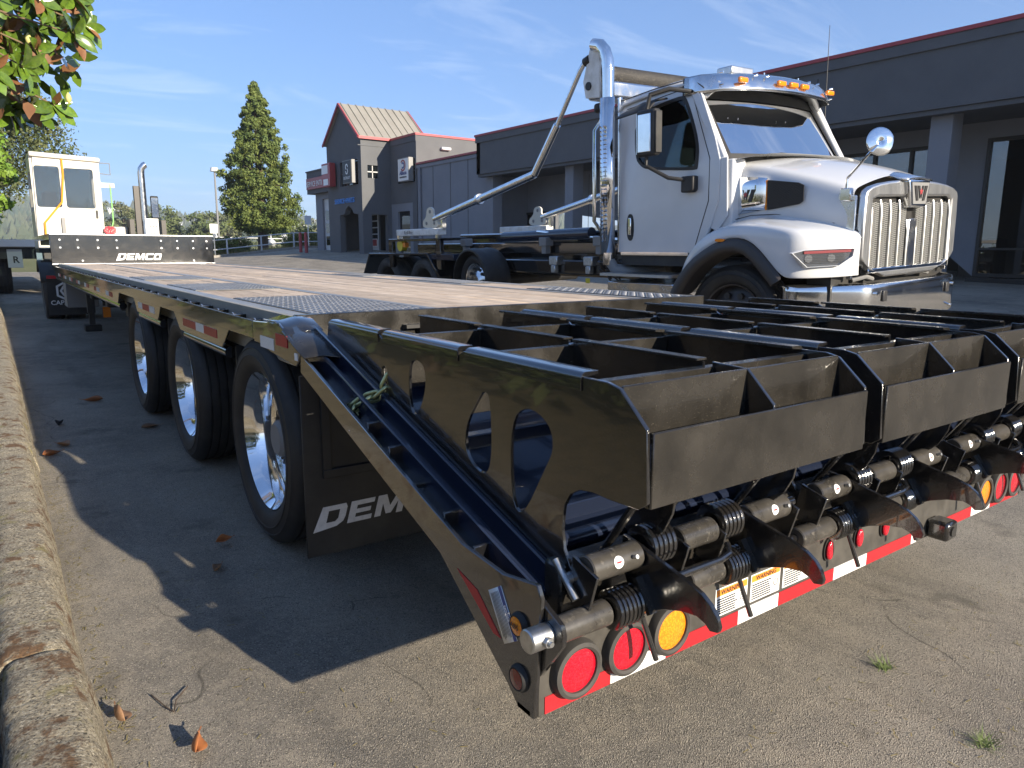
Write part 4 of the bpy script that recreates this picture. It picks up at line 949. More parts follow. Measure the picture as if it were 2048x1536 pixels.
# mirrors
mr_ = B().box(4.70, 4.80, 4.10, 4.36, 2.21, 2.66).obj('door_mirror', 'matblack', K, bev=.03, seg=3)
B().box(4.705, 4.795, 4.085, 4.10, 2.235, 2.635).obj('mirror_shell', 'matblack', mr_, bev=.006)
B().box(4.715, 4.785, 4.36, 4.366, 2.24, 2.63).obj('mirror_glass', 'chrome', mr_)
B().box(4.690, 4.702, 4.15, 4.325, 2.25, 2.615).obj('mirror_cover', 'chrome', mr_, bev=.01, seg=2)
B().tube([(4.745, 4.25, 2.66), (4.76, 4.22, 2.80), (4.90, 4.10, 2.845), (5.10, 4.00, 2.82)], .022, 8).obj('mirror_arm', 'matblack', mr_)
B().tube([(4.745, 4.25, 2.21), (4.745, 4.25, 2.12), (4.85, 4.05, 1.99), (5.0, 3.93, 1.96)], .02, 8).obj('mirror_arm', 'matblack', mr_)
B().prism([(3.99, 2.0), (3.83, 2.0), (3.83, 1.86), (3.86, 1.84), (3.99, 1.84)], 'x', 4.965, 5.05).obj('arm_base', 'matblack', mr_, bev=.015, seg=2)
B().grid([[(4.82, 4.78, 2.64), (4.92, 4.78, 2.70), (5.09, 4.78, 2.75)], [(4.80, 4.45, 2.66), (4.90, 4.45, 2.76), (5.09, 4.45, 2.80)], [(4.82, 4.28, 2.68), (4.92, 4.28, 2.77), (5.09, 4.28, 2.80)]]).obj('window_deflector', 'matblack', K, thick=.02, bev=.01)
mr2 = B().box(7.50, 7.62, 4.05, 4.3, 2.2, 2.7).obj('door_mirror', 'matblack', K, bev=.03, seg=3)
B().tube([(7.56, 4.2, 2.7), (7.52, 4.15, 2.86), (7.30, 4.0, 2.92), (7.2, 3.98, 2.90)], .02, 8).obj('mirror_arm', 'matblack', mr2)
B().tube([(7.55, 4.05, 2.7), (7.55, 4.05, 3.75)], [.007, .003], 6).obj('whip_antenna', 'matblack', mr2)
# round convex mirror on the hood
q = B().box(hx(2.42)-.03, hx(2.42)+.02, 2.37, 2.47, 1.68, 1.79).obj('hood_mirror', 'chrome', K, bev=.008)
mc = Vector((5.26, 2.13, 2.14)); mn = Vector((-.55, -.8, .12)).normalized(); ma = mn.orthogonal().normalized(); mb = mn.cross(ma)
rows = [[mc+mn*(.02*(1-(r/.1)**2))+(ma*math.cos(2*PI*i/28)+mb*math.sin(2*PI*i/28))*r*1.15 for i in range(29)] for r in (.0005, .05, .09, .1)]
B().grid(rows).obj('mirror_bowl', 'chrome', q, smooth=80, thick=.006)
B().tube([(hx(2.42)-.01, 2.42, 1.78), (hx(2.42)-.01, 2.42, 1.87), mc-mn*.01], .011, 8).obj('mirror_stalk', 'chrome', q)
# exhaust stack
es = B().tube([(5.02, 5.10, 1.10), (5.02, 5.10, 2.0), (5.02, 5.10, 3.20), (5.02, 5.11, 3.32), (5.02, 5.15, 3.42), (5.02, 5.22, 3.49), (5.02, 5.33, 3.52)], .068, 20).obj('exhaust_stack', 'chrome', K, smooth=60)
rows = [[(5.02-.10*math.cos(a), 5.09-.10*math.sin(a), z) for a in [math.radians(-85+i*17) for i in range(11)]] for z in (1.24, 2.92)]
B().grid(rows).obj('heat_shield', 'chrome', es, smooth=60, thick=.006)
b = B()
for i in range(27):
    z = 1.36+i*.048
    for a in (-12, 22):
        t = math.radians(a); p = Vector((5.02-.102*math.cos(t), 5.09-.102*math.sin(t), z)); tt = Vector((math.sin(t), -math.cos(t), 0)); nn = Vector((-math.cos(t), -math.sin(t), 0))
        b.add([p-tt*.022, p+tt*.022, p+tt*.018+nn*.018+Vector((0, 0, .012)), p-tt*.018+nn*.018+Vector((0, 0, .012))], [(0, 1, 2, 3)])
b.obj('shield_louvres', 'alu', es, smooth=0, kind='stuff')
B().tube([(5.02, 5.20, 2.72), (4.98, 5.28, 2.60), (4.98, 5.30, 1.6), (5.02, 5.20, 1.46)], .022, 8).obj('grab_rail', 'chrome', K)
B().box(5.10, 5.13, 4.99, 5.04, 1.24, 2.92).obj('stack_panel', 'chrome', es)
B().tube([(5.02, 5.10, 1.16), (5.06, 5.04, 1.05), (5.2, 4.9, 1.02), (5.6, 4.8, 1.02)], .065, 14).obj('exhaust_elbow', 'greypaint', es)
# steps
st = B().box(4.92, 5.55, 4.02, 5.02, .82, .92).obj('side_step', 'alu', K, bev=.01)
B().box(4.88, 5.3, 4.05, 5.1, .985, 1.015).obj('step_tread', 'brushed', st)
B().box(5.0, 5.4, 4.1, 4.95, .45, .80).obj('fuel_tank', 'alu', K, bev=.08, seg=3)
B().box(5.08, 5.5, 3.95, 4.95, 1.10, 1.235).obj('cab_sill', 'matblack', K)
B().box(5.048, 5.055, 3.95, 4.93, 1.21, 1.245).obj('sill_trim', 'chrome', K)
# chassis
for x in (5.72, 6.55):
    B().box(x, x+.08, 2.6, 11.6, .88, 1.16).obj('frame_rail', 'black', K)
B().box(5.50, 5.60, 5.15, 10.6, 1.20, 1.345).obj('hoist_rail', 'black', K, bev=.01)
B().box(6.75, 6.85, 5.15, 10.6, 1.20, 1.345).obj('hoist_rail', 'black', K, bev=.01)
B().box(5.78, 6.60, 5.15, 9.6, 1.30, 1.49).obj('hoist_frame', 'black', K, bev=.02)
B().box(5.62, 6.72, 5.2, 10.4, .90, 1.20).obj('subframe', 'black', K)
B().cyl((5.48, 5.9, 1.46), (5.52, 7.9, 1.43), .075, 16).obj('lift_cylinder', 'blueblack', K)
B().cyl((5.45, 5.3, 1.37), (5.45, 7.0, 1.50), .018, 10).obj('cylinder_rod', 'chrome', K)
B().box(5.42, 5.52, 5.15, 8.9, .93, 1.12).obj('side_tank', 'black', K, bev=.02)
for y in (5.6, 6.7, 8.75):
    q = B().box(5.36, 5.50, y, y+.16, 1.30, 1.42).obj('locking_bracket', 'greypaint', K, bev=.01)
    B().box(5.38, 5.46, y+.03, y+.12, 1.20, 1.30).obj('bracket_foot', 'greypaint', q)
for y in (5.75, 6.45):
    q = B().box(5.34, 5.48, y, y+.17, 1.05, 1.17).obj('rail_clamp', 'zinc', K, bev=.012)
    B().box(5.33, 5.40, y+.03, y+.12, .95, 1.05).obj('clamp_hook', 'zinc', q, bev=.01)
b = B()
for i in range(26):
    p = Vector((5.35+rnd.uniform(-.05, .06), 5.35+rnd.uniform(-.12, .25), 1.08+rnd.uniform(-.14, .14))); q_ = p+Vector((rnd.uniform(-.05, .05), rnd.uniform(-.15, .15), rnd.uniform(-.12, .12)))
    b.tube([p, (p+q_)/2+Vector((-.05, 0, .02)), q_], .010, 6)
b.obj('hydraulic_hoses', 'matblack', K, kind='stuff')
B().box(5.33, 5.335, 5.78, 5.86, .84, .90).obj('warning_plate', 'yellow', K)
# wheels of the truck
def truck_wheel(x, y, z, r, rim, mat, left=True):
    s = r/.475; pf = [(a*1.15, q_*s) for a, q_ in tyre_prof]
    t_ = B().lathe(pf, (x, y, z), 'x', 48).obj('truck_wheel', mat, K, smooth=30)
    if rim:
        B().lathe([(.03, .30*s), (.02, .315*s), (.05, .32*s), (.12, .30*s), (.06, .20*s), (.04, .12*s), (.02, .10*s), (.02, .0), (.15, .0), (.15, .3*s)], (x, y, z), 'x', 40).obj('rim', rim, t_, smooth=40)
        b = B()
        for k in range(10):
            t = 2*PI*k/10; b.cyl((x+.03, y+.22*s*math.cos(t), z+.22*s*math.sin(t)), (x+.062, y+.22*s*math.cos(t), z+.22*s*math.sin(t)), .028*s, 10)
        b.obj('hand_holes', 'matblack', t_, kind='stuff')
    return t_
fwq = truck_wheel(4.97, 3.33, .60, .53, 'darkpaint', 'rubber'); truck_wheel(7.05, 3.33, .66, .53, None, 'rubber')  # near front rim takes a dark colour that stands for shade
tx = 'MICHELIN'
for i, c_ in enumerate(tx):
    a = math.radians(62+ (i-3.5)*-8.5+38); rr = .435
    text('lettering', c_, 'rubberdusty', fwq, (4.965, 3.33+rr*math.cos(a), .60+rr*math.sin(a)), (0, math.sin(a)*-1, math.cos(a)), (0, math.cos(a), math.sin(a)), .075, .002, 0, .001, 'CENTER')
truck_wheel(5.03, 8.02, .80, .40, 'alu', 'rubber')
truck_wheel(5.03, 9.62, .62, .50, None, 'rubberdusty'); truck_wheel(5.03, 10.95, .62, .50, None, 'rubberdusty')
truck_wheel(5.37, 9.62, .62, .50, None, 'rubberdusty'); truck_wheel(5.37, 10.95, .62, .50, None, 'rubberdusty')
for y, z in ((8.02, .80), (9.62, .62), (10.95, .62)): B().cyl((5.4, y, z), (7.0, y, z), .09, 12).obj('axle', 'matblack', K)
rows = []
for j in range(13):
    a = math.radians(-8+j*16.3); row = []
    for x, dr in ((4.94, -.03), (4.955, 0), (5.05, .012), (5.10, .002), (5.22, .002), (5.27, .012), (5.36, 0), (5.37, -.03)): row.append((x, 8.02+(.475+dr)*math.cos(a), .80+(.475+dr)*math.sin(a)))
    rows.append(row)
B().grid(rows).obj('wheel_fender', 'matblack', K, smooth=40, thick=.008)
# tandem fender
b = B()
tf = [(11.86, .80), (11.53, 1.20), (9.32, 1.21), (8.95, .84)]
tf2 = [(11.80, .80), (11.49, 1.165), (9.35, 1.175), (9.0, .84)]
b.prism(tf+tf2[::-1], 'x', 4.97, 5.60); b.obj('tandem_fender', 'black', K, bev=.006)
B().box(5.0, 5.5, 8.55, 9.3, 1.10, 1.20).obj('fender_extension', 'blueblack', K, bev=.01)
for y in (10.68, 9.0): B().box(5.0, 5.07, y-.07, y+.07, .95, 1.44).obj('tarp_post', 'black', K, bev=.006)
B().box(5.0, 5.5, 8.93, 10.75, 1.40, 1.445).obj('tarp_beam', 'black', K, bev=.006)
B().cyl((5.04, 10.40, 1.33), (5.14, 10.40, 1.33), .10, 24).obj('strap_reel', 'yellow', K)
B().box(5.05, 5.12, 10.22, 10.34, 1.30, 1.38).obj('reel_bracket', 'orange', K)
# tarp arms
for xb, sg in ((5.02, 1), (7.2, -1)):
    bx_ = B().box(xb-.02, xb+.14, 8.98, 10.42, 1.49, 1.60).obj('tarp_base', 'whitematte', K, bev=.01)
    if sg == 1: text('lettering', 'Roll-Rite', 'ink', bx_, (xb-.0225, 10.12, 1.515), (0, -1, 0), (0, 0, 1), .085, .0005)
    for y in (10.36, 9.03): B().box(xb-.02, xb+.05, y-.04, y+.04, 1.40, 1.50).obj('base_foot', 'alu', bx_)
    pear = smoothpoly([(9.52, 1.60), (9.02, 1.60), (9.05, 1.74), (9.18, 1.80), (9.16, 1.90), (9.27, 1.94), (9.38, 1.90), (9.40, 1.78), (9.53, 1.72)], 2)
    pq = B().prism(pear, 'x', xb+.02, xb+.05).obj('gear_plate', 'offwhite', K)
    for y, z in ((9.27, 1.86), (9.40, 1.68), (9.15, 1.68)): B().cyl((xb+.012, y, z), (xb+.02, y, z), .028, 12).obj('gear_boss', 'greypaint', pq)
    B().box(xb+.05, xb+.12, 8.95, 9.12, 1.58, 1.76).obj('gear_motor', 'alu', pq)
    el_ = (xb+.02, 6.50, 2.22)
    a1 = B().tube([(xb+.06, 9.18, 1.74), el_], [.055, .05], 16).obj('tarp_arm', 'alu', K)
    B().tube([el_, (xb+.02, 6.02, 2.76)], .048, 16).tube([(xb+.02, 6.02, 2.76), (xb+.02, 5.60, 3.29), (xb+.03, 5.54, 3.36), (xb+.06, 5.50, 3.385)], .03, 14).obj('arm_extension', 'alu', a1, smooth=60)
    B().cyl(Vector((xb+.03, 7.86, 1.975)), Vector((xb+.03, 7.80, 1.985)), .075, 16).obj('arm_clamp', 'alu', a1)
    b = B().cyl((xb+.02, 5.50, 3.37), (xb+.02, 5.42, 3.39), .05, 14); b.obj('arm_knuckle', 'matblack', a1)
hp = B().prism([(5.48, 2.98), (5.52, 3.16), (5.40, 3.50), (5.30, 3.52), (5.24, 3.40), (5.24, 2.95)], 'x', 5.02, 5.05).obj('tarp_head_plate', 'whitematte', K, bev=.004)
B().cyl((5.005, 5.42, 3.10), (5.02, 5.42, 3.10), .045, 16).obj('head_motor', 'matblack', hp)
B().cyl((5.08, 5.29, 2.90), (5.08, 5.29, 2.80), .075, 16).obj('rubber_bumper', 'rubber', hp, bev=.03, seg=3)
tr_ = B().cyl((5.05, 5.32, 3.22), (7.25, 5.32, 3.22), .10, 18).obj('tarp_roll', 'tarp', K)
B().box(5.05, 7.25, 5.15, 5.48, 2.95, 3.13).obj('tarp_housing', 'alu', tr_, bev=.03, seg=2)
# far-side box standing in as the cab's shadow body
B().box(6.9, 7.35, 4.1, 5.0, .45, 1.0).obj('shadow_body', 'matblack', K)
# lean the whole truck with the slope of the lot
piv = Vector((4.95, 0, .1)); ang = math.radians(-2.5)
Rm = Matrix.Translation(piv) @ Matrix.Rotation(ang, 4, 'Y') @ Matrix.Translation(-piv)
K.matrix_basis = Rm @ Matrix.Translation((XC, 6.5, .1))
# ------------------------------------------------------------------ showroom and service building
S = thing('showroom_building', (16, 14, .8), 'dark grey showroom with deep fascia, red roof edge and gabled service tower', 'building')
fz0, fz1 = 4.05, 5.40
B().prism([(-14, fz0), (23.4, fz0+.12), (23.4, fz1+.16), (-14, fz1)], 'x', 15.0, 15.35).obj('fascia', 'stucco', S)
B().prism([(-14, fz1-.22), (23.42, fz1-.06), (23.42, fz1+.16), (-14, fz1)], 'x', 14.95, 15.0).obj('fascia_band', 'stucco', S)
B().prism([(-14.0, fz1+.003), (23.45, fz1+.163), (23.45, fz1+.24), (-14.0, fz1+.08)], 'x', 14.92, 15.5).obj('roof_edge', 'redtrim', S)
B().box(15.0, 22, 23.15, 23.4, fz0+.13, fz1+.15).obj('fascia_return', 'stucco', S)
B().box(15.35, 22, -14, 23.15, fz1-.1, fz1-.02).obj('flat_roof', 'roofdark', S)
B().prism([(-14, fz0+.01), (23.15, fz0+.13), (23.15, fz0+.19), (-14, fz0+.07)], 'x', 15.35, 17.6).obj('soffit', 'stucco', S)
B().prism([(-14, fz0-.10), (23.4, fz0+.02), (23.4, fz0+.115), (-14, fz0-.005)], 'x', 15.06, 15.30).obj('fascia_lip', 'stucco', S)
for y in (23.0, 18.2, 12.3, 6.35, .4, -5.6):
    B().box(15.35, 15.8, y-.22, y+.22, G(15.5, y)-.1, fz0+.10).obj('column', 'stuccolight', S, bev=.01)
XW = 17.5
# recessed wall with openings: (y0, y1, z0, z1)
openings = [(21.85, 23.5, 1.0, 2.80), (7.0, 9.75, 1.3, 3.74), (4.4, 6.3, .72, 3.76), (2.4, 4.3, .72, 3.76), (.4, 2.3, .72, 3.76), (-1.6, .3, .72, 3.76)]
B().plate([(-14, .2), (23.4, .2), (23.4, 4.3), (-14, 4.2)], [[(a, c), (b_, c), (b_, d), (a, d)] for a, b_, c, d in openings], 'x', XW, XW+.25).obj('recessed_wall', 'stuccolight', S, smooth=0)
for a, b_, c, d in openings:
    q = B().plate([(a, c), (b_, c), (b_, d), (a, d)], [[(a+.07, c+.08), (b_-.07, c+.08), (b_-.07, d-.08), (a+.07, d-.08)]], 'x', XW-.03, XW+.12).obj('window', 'bronze', S, smooth=0)
    mids = [a+(b_-a)/2] if b_-a < 2.0 and c > .9 else ([7.95, 8.85] if b_ > 9 else [])
    for y in mids: B().box(XW-.03, XW+.1, y-.035, y+.035, c+.08, d-.08).obj('mullion', 'bronze', q)
    if c < .9: B().box(XW-.03, XW+.1, a+.07, b_-.07, 1.32, 1.37).obj('mullion', 'bronze', q)
    B().box(XW+.03, XW+.04, a+.07, b_-.07, c+.08, d-.08).obj('pane', 'shopglass', q)
B().box(XW-.25, XW, -14, 6.35, .25, .70).obj('base_course', 'bronze', S)
# showroom interior
B().box(XW+.25, XW+7, -14, 12, .5, .6).obj('showroom_floor', 'conccol', S)
B().box(XW+6.6, XW+6.8, -14, 12, .6, 4.2).obj('showroom_back_wall', 'stuccotan', S)
B().box(XW+.25, XW+7, -14, 12, 4.0, 4.1).obj('showroom_ceiling', 'stucco', S)
for i in range(9):
    y = -6+i*1.6+rnd.uniform(-.4, .4); B().box(XW+2.2, XW+3.0, y, y+.8, .6, .6+rnd.uniform(.5, 1.5)).obj('display_shelf', 'darkpaint', S, bev=.03)
# low wall between showroom and tower
B().box(15.55, 19, 23.42, 29.25, .6, 5.10).obj('side_wall', 'stuccolight', S)
B().box(15.50, 19.02, 23.42, 29.25, 4.93, 5.06).obj('wall_band', 'stuccolight', S)
B().box(15.47, 19.04, 23.42, 29.25, 5.103, 5.18).obj('roof_edge', 'redtrim', S)
for y in (24.9, 26.3, 27.8): B().box(15.535, 15.55, y-.012, y+.012, .7, 4.92).obj('control_joint', 'stucco', S)
for y in (2.0, 9.0, 15.5): B().box(14.994, 15.0, y-.012, y+.012, fz0+.08, fz1-.25).obj('control_joint', 'bronze', S)
for y in (11.2, 14.0, 16.8, 19.6): B().box(XW-.006, XW, y-.012, y+.012, .7, 4.05).obj('control_joint', 'stucco', S)
B().cyl((15.48, 28.9, .9), (15.48, 28.9, 5.0), .05, 10).obj('downpipe', 'stuccolight', S)
# two-storey block
B().plate([(29.3, .6), (32.3, .6), (32.3, 6.42), (29.3, 6.42)], [[(29.45, 4.38), (31.22, 4.38), (31.22, 5.42), (29.45, 5.42)], [(29.72, .9), (31.95, .9), (31.95, 3.45), (29.72, 3.45)]], 'x', 15.53, 15.75).obj('block_front', 'stucco', S, smooth=0)
B().box(15.75, 24, 29.3, 29.5, .6, 6.42).obj('block_side', 'stucco', S)
B().box(15.75, 24, 29.5, 40, 6.2, 6.3).obj('block_roof', 'roofdark', S)
B().box(15.49, 24, 29.26, 29.32, 6.423, 6.52).obj('roof_edge', 'redtrim', S); B().box(15.47, 15.58, 29.33, 32.0, 6.423, 6.52).obj('roof_edge', 'redtrim', S)
B().box(15.50, 15.53, 29.28, 32.0, 6.17, 6.42).obj('block_band', 'stucco', S)
q = B().box(15.62, 15.66, 29.45, 31.22, 4.38, 5.42).obj('window', 'darkglass', S)
for y in (30.3, 30.75): B().box(15.58, 15.62, y-.03, y+.03, 4.38, 5.42).obj('mullion', 'bronze', q)
B().box(15.58, 15.62, 29.45, 31.22, 4.88, 4.93).obj('mullion', 'bronze', q)
B().plate([(29.72, .9), (31.95, .9), (31.95, 3.45), (29.72, 3.45)], [[(30.05, .95), (31.3, .95), (31.3, 3.08), (30.05, 3.08)]], 'x', 15.545, 15.70).obj('bay_panel', 'stuccolight', S, smooth=0)
q = B().box(15.66, 15.69, 30.05, 31.3, .95, 3.08).obj('window', 'darkglass', S)
sg = B().box(15.25, 15.50, 29.52, 30.62, 4.40, 5.46).obj('hanging_sign', 'greypaint', S, bev=.01)
B().box(15.24, 15.249, 29.56, 30.58, 4.44, 5.42).obj('sign_face', 'decal', sg)
text('lettering', 'Allison', 'blueprint', sg, (15.232, 30.07, 4.70), (0, -1, 0), (0, 0, 1), .27, .004, 0, .004, 'CENTER', .95)
text('lettering', 'TRANSMISSION', 'ink', sg, (15.232, 30.07, 4.56), (0, -1, 0), (0, 0, 1), .10, .004, 0, 0, 'CENTER')
for r_, mt_ in ((.26, 'signred'), (.15, 'blueprint')):
    b = B(); P_ = arc(0, 0, r_, 40, 320, 20)+arc(0, 0, r_-.07, 320, 40, 20); b.prism([(30.07+p[0], 5.12+p[1]) for p in P_], 'x', 15.23, 15.238); b.obj('sign_mark', mt_, sg)
# gabled tower over an open portico
arch = [(32.45, 1.0), (32.45, 2.95), (33.0, 3.02), (33.2, 3.25), (33.6, 3.42), (34.0, 3.25), (34.15, 3.02), (34.75, 2.98), (34.75, 1.0)]
B().plate([(31.95, .6), (32.43, .6)]+[(32.45, .62)]+arch[1:-1]+[(34.75, .62), (34.77, .6), (36.2, .6), (36.2, 6.6), (34.07, 8.25), (31.95, 6.6)], [[(32.34, 4.38), (34.55, 4.38), (34.55, 5.55), (32.34, 5.55)]], 'x', 14.0, 14.3).obj('gable_wall', 'stucco', S, smooth=0)
B().plate([(14.3, .6), (14.48, .6), (14.48, 2.95), (15.3, 2.95), (15.3, .6), (15.53, .6), (15.53, 6.5), (14.3, 6.55)], [[(14.32, 4.65), (14.88, 4.65), (14.88, 5.25), (14.32, 5.25)]], 'y', 31.95, 32.2).obj('tower_side', 'stucco', S, smooth=0)
B().box(14.3, 17.5, 36.0, 36.2, .6, 6.6).obj('tower_back', 'stucco', S)
q = B().box(14.32, 14.88, 32.05, 32.08, 4.65, 5.25).obj('window', 'darkglass', S)
B().box(14.58, 14.62, 32.0, 32.05, 4.65, 5.25).obj('mullion', 'signgrey', q); B().box(14.32, 14.88, 32.0, 32.05, 4.92, 4.97).obj('mullion', 'signgrey', q)
q = B().box(14.10, 14.14, 32.34, 34.55, 4.38, 5.55).obj('window', 'darkglass', S)
for y in (33.1, 33.75, 34.2): B().box(14.05, 14.10, y-.03, y+.03, 4.38, 5.55).obj('mullion', 'bronze', q)
B().box(14.05, 14.10, 32.34, 34.55, 4.95, 5.0).obj('mullion', 'bronze', q)
# roof with standing seams
b = B()
for y, z in ((31.85, 6.52), (36.3, 6.52)):
    b.add([(13.85, y, z), (17.6, y, z), (17.6, 34.07, 8.30), (13.85, 34.07, 8.30)], [(0, 1, 2, 3)])
rf = b.obj('tower_roof', 'roofmetal', S, smooth=0, thick=.05)
for i in range(10):
    x = 13.95+i*.40
    B().bar((x, 31.87, 6.575), (x, 34.05, 8.345), .035, .05).obj('roof_seam', 'roofmetal', rf)
for ya in (31.83, 36.31):
    B().bar((13.83, ya, 6.50), (13.83, 34.07, 8.28), .06, .11).obj('gable_trim', 'redtrim', S)
B().bar((17.63, 31.83, 6.52), (17.63, 34.07, 8.30), .06, .10).obj('gable_trim', 'redtrim', S)
B().box(13.85, 17.6, 31.80, 31.86, 6.42, 6.54).obj('eave_trim', 'redtrim', S)
B().box(13.85, 15.5, 31.93, 31.95, 6.12, 6.16).obj('tower_band', 'stucco', S)
# portico inside
B().box(15.6, 15.7, 32.2, 36.0, .6, 3.4).obj('portico_wall', 'stuccolight', S)
B().box(14.3, 15.6, 32.2, 36.0, 3.35, 3.45).obj('portico_ceiling', 'stucco', S)
q = B().box(15.5, 15.58, 33.45, 34.45, 1.2, 3.05).obj('entry_door', 'hangar', S)
for k in range(4):
    for j in range(2): B().box(15.47, 15.5, 33.52+j*.46, 33.92+j*.46, 1.75+k*.33, 2.02+k*.33).obj('pane', 'darkglass', q)
nb_ = B().box(15.44, 15.47, 33.5, 34.4, 1.42, 1.82).obj('notice_board', 'decal', q)
B().box(15.435, 15.44, 33.53, 34.0, 1.46, 1.78).obj('board_print', 'signred', nb_)
text('lettering', '3', 'ink', nb_, (15.43, 34.33, 1.47), (0, -1, 0), (0, 0, 1), .42, .002)
B().box(15.5, 15.58, 32.3, 33.2, 1.2, 3.0).obj('entry_door', 'darkglass', S)
# signs on the tower
dsg = B().box(13.72, 13.92, 32.42, 33.55, 4.44, 5.52).obj('hanging_sign', 'greypaint', S)
B().box(13.70, 13.72, 32.46, 33.5, 4.48, 5.48).obj('sign_face', 'ink', dsg)
text('lettering', 'DETROIT', 'decal', dsg, (13.695, 32.98, 4.62), (0, -1, 0), (0, 0, 1), .19, .003, 0, 0, 'CENTER')
b = B()
for c_, a0 in ((5.20, -60), (5.0, 120)): b.prism([(32.98+p[0], c_+p[1]) for p in arc(0, 0, .15, a0, a0+250, 14)+arc(0, 0, .09, a0+250, a0, 14)], 'x', 13.69, 13.699)
b.obj('sign_mark', 'decal', dsg)
rsg = B().box(13.6, 13.92, 34.9, 36.0, 4.42, 5.58).obj('red_sign', 'signred', S, bev=.02)
B().box(13.585, 13.60, 35.15, 35.95, 5.06, 5.48).obj('sign_face', 'decal', rsg); B().box(13.585, 13.60, 35.15, 35.75, 4.50, 4.80).obj('sign_face', 'decal', rsg)
text('lettering', 'SERVICE+PARTS', 'bluetext', S, (13.98, 34.05, 3.55), (0, -1, 0), (0, 0, 1), .34, .03, 0, 0, 'CENTER', 1.02)
# service entrance bay
B().plate([(36.2, .6), (40.0, .6), (40.0, 4.4), (36.2, 4.4)], [[(37.0, .7), (39.0, .7), (39.0, 4.05), (37.0, 4.05)]], 'x', 14.75, 15.0).obj('bay_wall', 'stuccolight', S, smooth=0)
B().box(15.0, 20, 39.8, 40.0, .6, 4.4).obj('bay_end_wall', 'stuccolight', S)
B().box(14.45, 20, 36.2, 40.5, 4.36, 5.55).obj('bay_fascia', 'stucco', S); B().box(14.40, 20, 36.2, 40.55, 5.553, 5.62).obj('roof_edge', 'stucco', S)
q = B().box(14.86, 14.9, 37.0, 39.0, .7, 4.05).obj('bay_door', 'hangar', S)
for k in range(3): B().box(14.83, 14.86, 37.2, 38.8, 1.5+k*.7, 2.0+k*.7).obj('pane', 'darkglass', q)
q = B().box(14.36, 14.45, 36.6, 40.35, 4.60, 5.20).obj('service_sign', 'signred', S)
text('lettering', 'SERVICE ENTRANCE', 'decal', q, (14.35, 40.25, 4.74), (0, -1, 0), (0, 0, 1), .40, .005, 0, 0, 'LEFT', .92)
B().box(15.53, 24, 32.3, 40, .6, 6.2).obj('block_core', 'stucco', S)
q = B().box(16.8, 17.3, 29.1, 29.3, 5.85, 5.98).obj('wall_light', 'hangar', S, bev=.03)
for i, (x, y) in enumerate(((13.6, 39.6), (13.45, 38.3))):
    z = G(x, y); tag(B().cyl((x, y, z), (x, y, z+1.05), .09, 14).lathe([(0, .09), (.05, .07), (.07, .0)], (x, y, z+1.05), 'z', 14, False).obj('bollard', 'redtrim'), ('red bollard farther from the grey tower' if i == 0 else 'red bollard nearer the grey tower'), 'bollard', 'red bollards by the service entrance')

# ------------------------------------------------------------------ yard tractor and the trailer beyond it
def sc(x, z): return (-.865+(x+.865)*1.07, 1.259+(z-1.259)*1.07)
Y = thing('yard_tractor', (.9, 18, -.077), 'white single-seat yard tractor hitched under the trailer gooseneck', 'yard tractor')
YB = 18.8; x0, x1 = .10, 1.47; z0, z1 = 1.25, 3.34
wl, wr = [(.155, 2.17), (.60, 2.17), (.65, 2.30), (.65, 3.08), (.155, 3.08)], [(.735, 2.17), (1.32, 2.17), (1.335, 3.06), (.75, 3.09)]
B().plate([(x0, z0), (x1-.05, z0), (x1, z1-.04), (x0+.06, z1)], [rrect(.165, .65, 2.18, 3.09, .05), rrect(.74, 1.325, 2.18, 3.07, .05)], 'y', YB, YB+.05).obj('cab_rear', 'offwhite', Y, bev=.006)
for x, a in ((x0, 0), (x1-.05, 0)): B().plate([(YB+.05, z0), (YB+1.5, z0), (YB+1.45, z1-.03), (YB+.05, z1-.02)], [[(YB+.3, 2.1), (YB+1.3, 2.1), (YB+1.25, 3.0), (YB+.3, 3.0)]], 'x', x, x+.05).obj('cab_side', 'offwhite', Y)
B().prism([(x0, z1-.06), (x1+.02, z1-.10), (x1+.02, z1+.0), (x0, z1+.05)], 'y', YB-.06, YB+1.55).obj('cab_roof', 'offwhite', Y, bev=.02)
B().box(x0+.05, x1-.05, YB+1.45, YB+1.5, z0, 2.1).obj('cab_front', 'offwhite', Y); B().box(x0, x1, YB, YB+1.5, z0-.1, z0).obj('cab_floor', 'matblack', Y)
for p in ((.16, .645), (.74, 1.33)): B().box(p[0], p[1], YB+.02, YB+.03, 2.18, 3.09).obj('rear_window', 'shopglass', Y)
B().box(x0+.05, x1-.05, YB+1.46, YB+1.47, 2.1, 3.2).obj('windscreen', 'glass', Y)
B().box(.28, .60, YB+.30, YB+.42, 1.9, 2.55).obj('seat', 'seat', Y, bev=.08, seg=3)
B().tube([(.72, YB-.03, 3.30), (.72, YB-.03, 2.9), (.645, YB-.04, 2.30), (.27, YB-.05, 1.83), (.26, YB-.05, 1.50)], .022, 8).obj('grab_bar', 'orangebar', Y)
B().box(1.315, 1.355, YB-.03, YB, 1.96, 2.14).obj('door_handle', 'matblack', Y); B().box(.60, .67, YB-.06, YB, 1.4, 1.95).obj('air_duct', 'greypaint', Y)
B().tube([(1.47, YB+.1, 3.24), (1.70, YB+.1, 3.24), (1.70, YB+.1, 2.98), (1.47, YB+.1, 3.0)], .012, 6).obj('mirror_frame', 'greypaint', Y)
B().box(1.45, 1.75, YB, YB+.04, 2.68, 2.78).obj('hose_bar', 'decal', Y)
B().tube([(1.66, YB-.02, 2.76), (1.66, YB-.02, 1.9), (1.6, YB-.05, 1.7)], .015, 6).obj('air_line', 'hosegreen', Y)
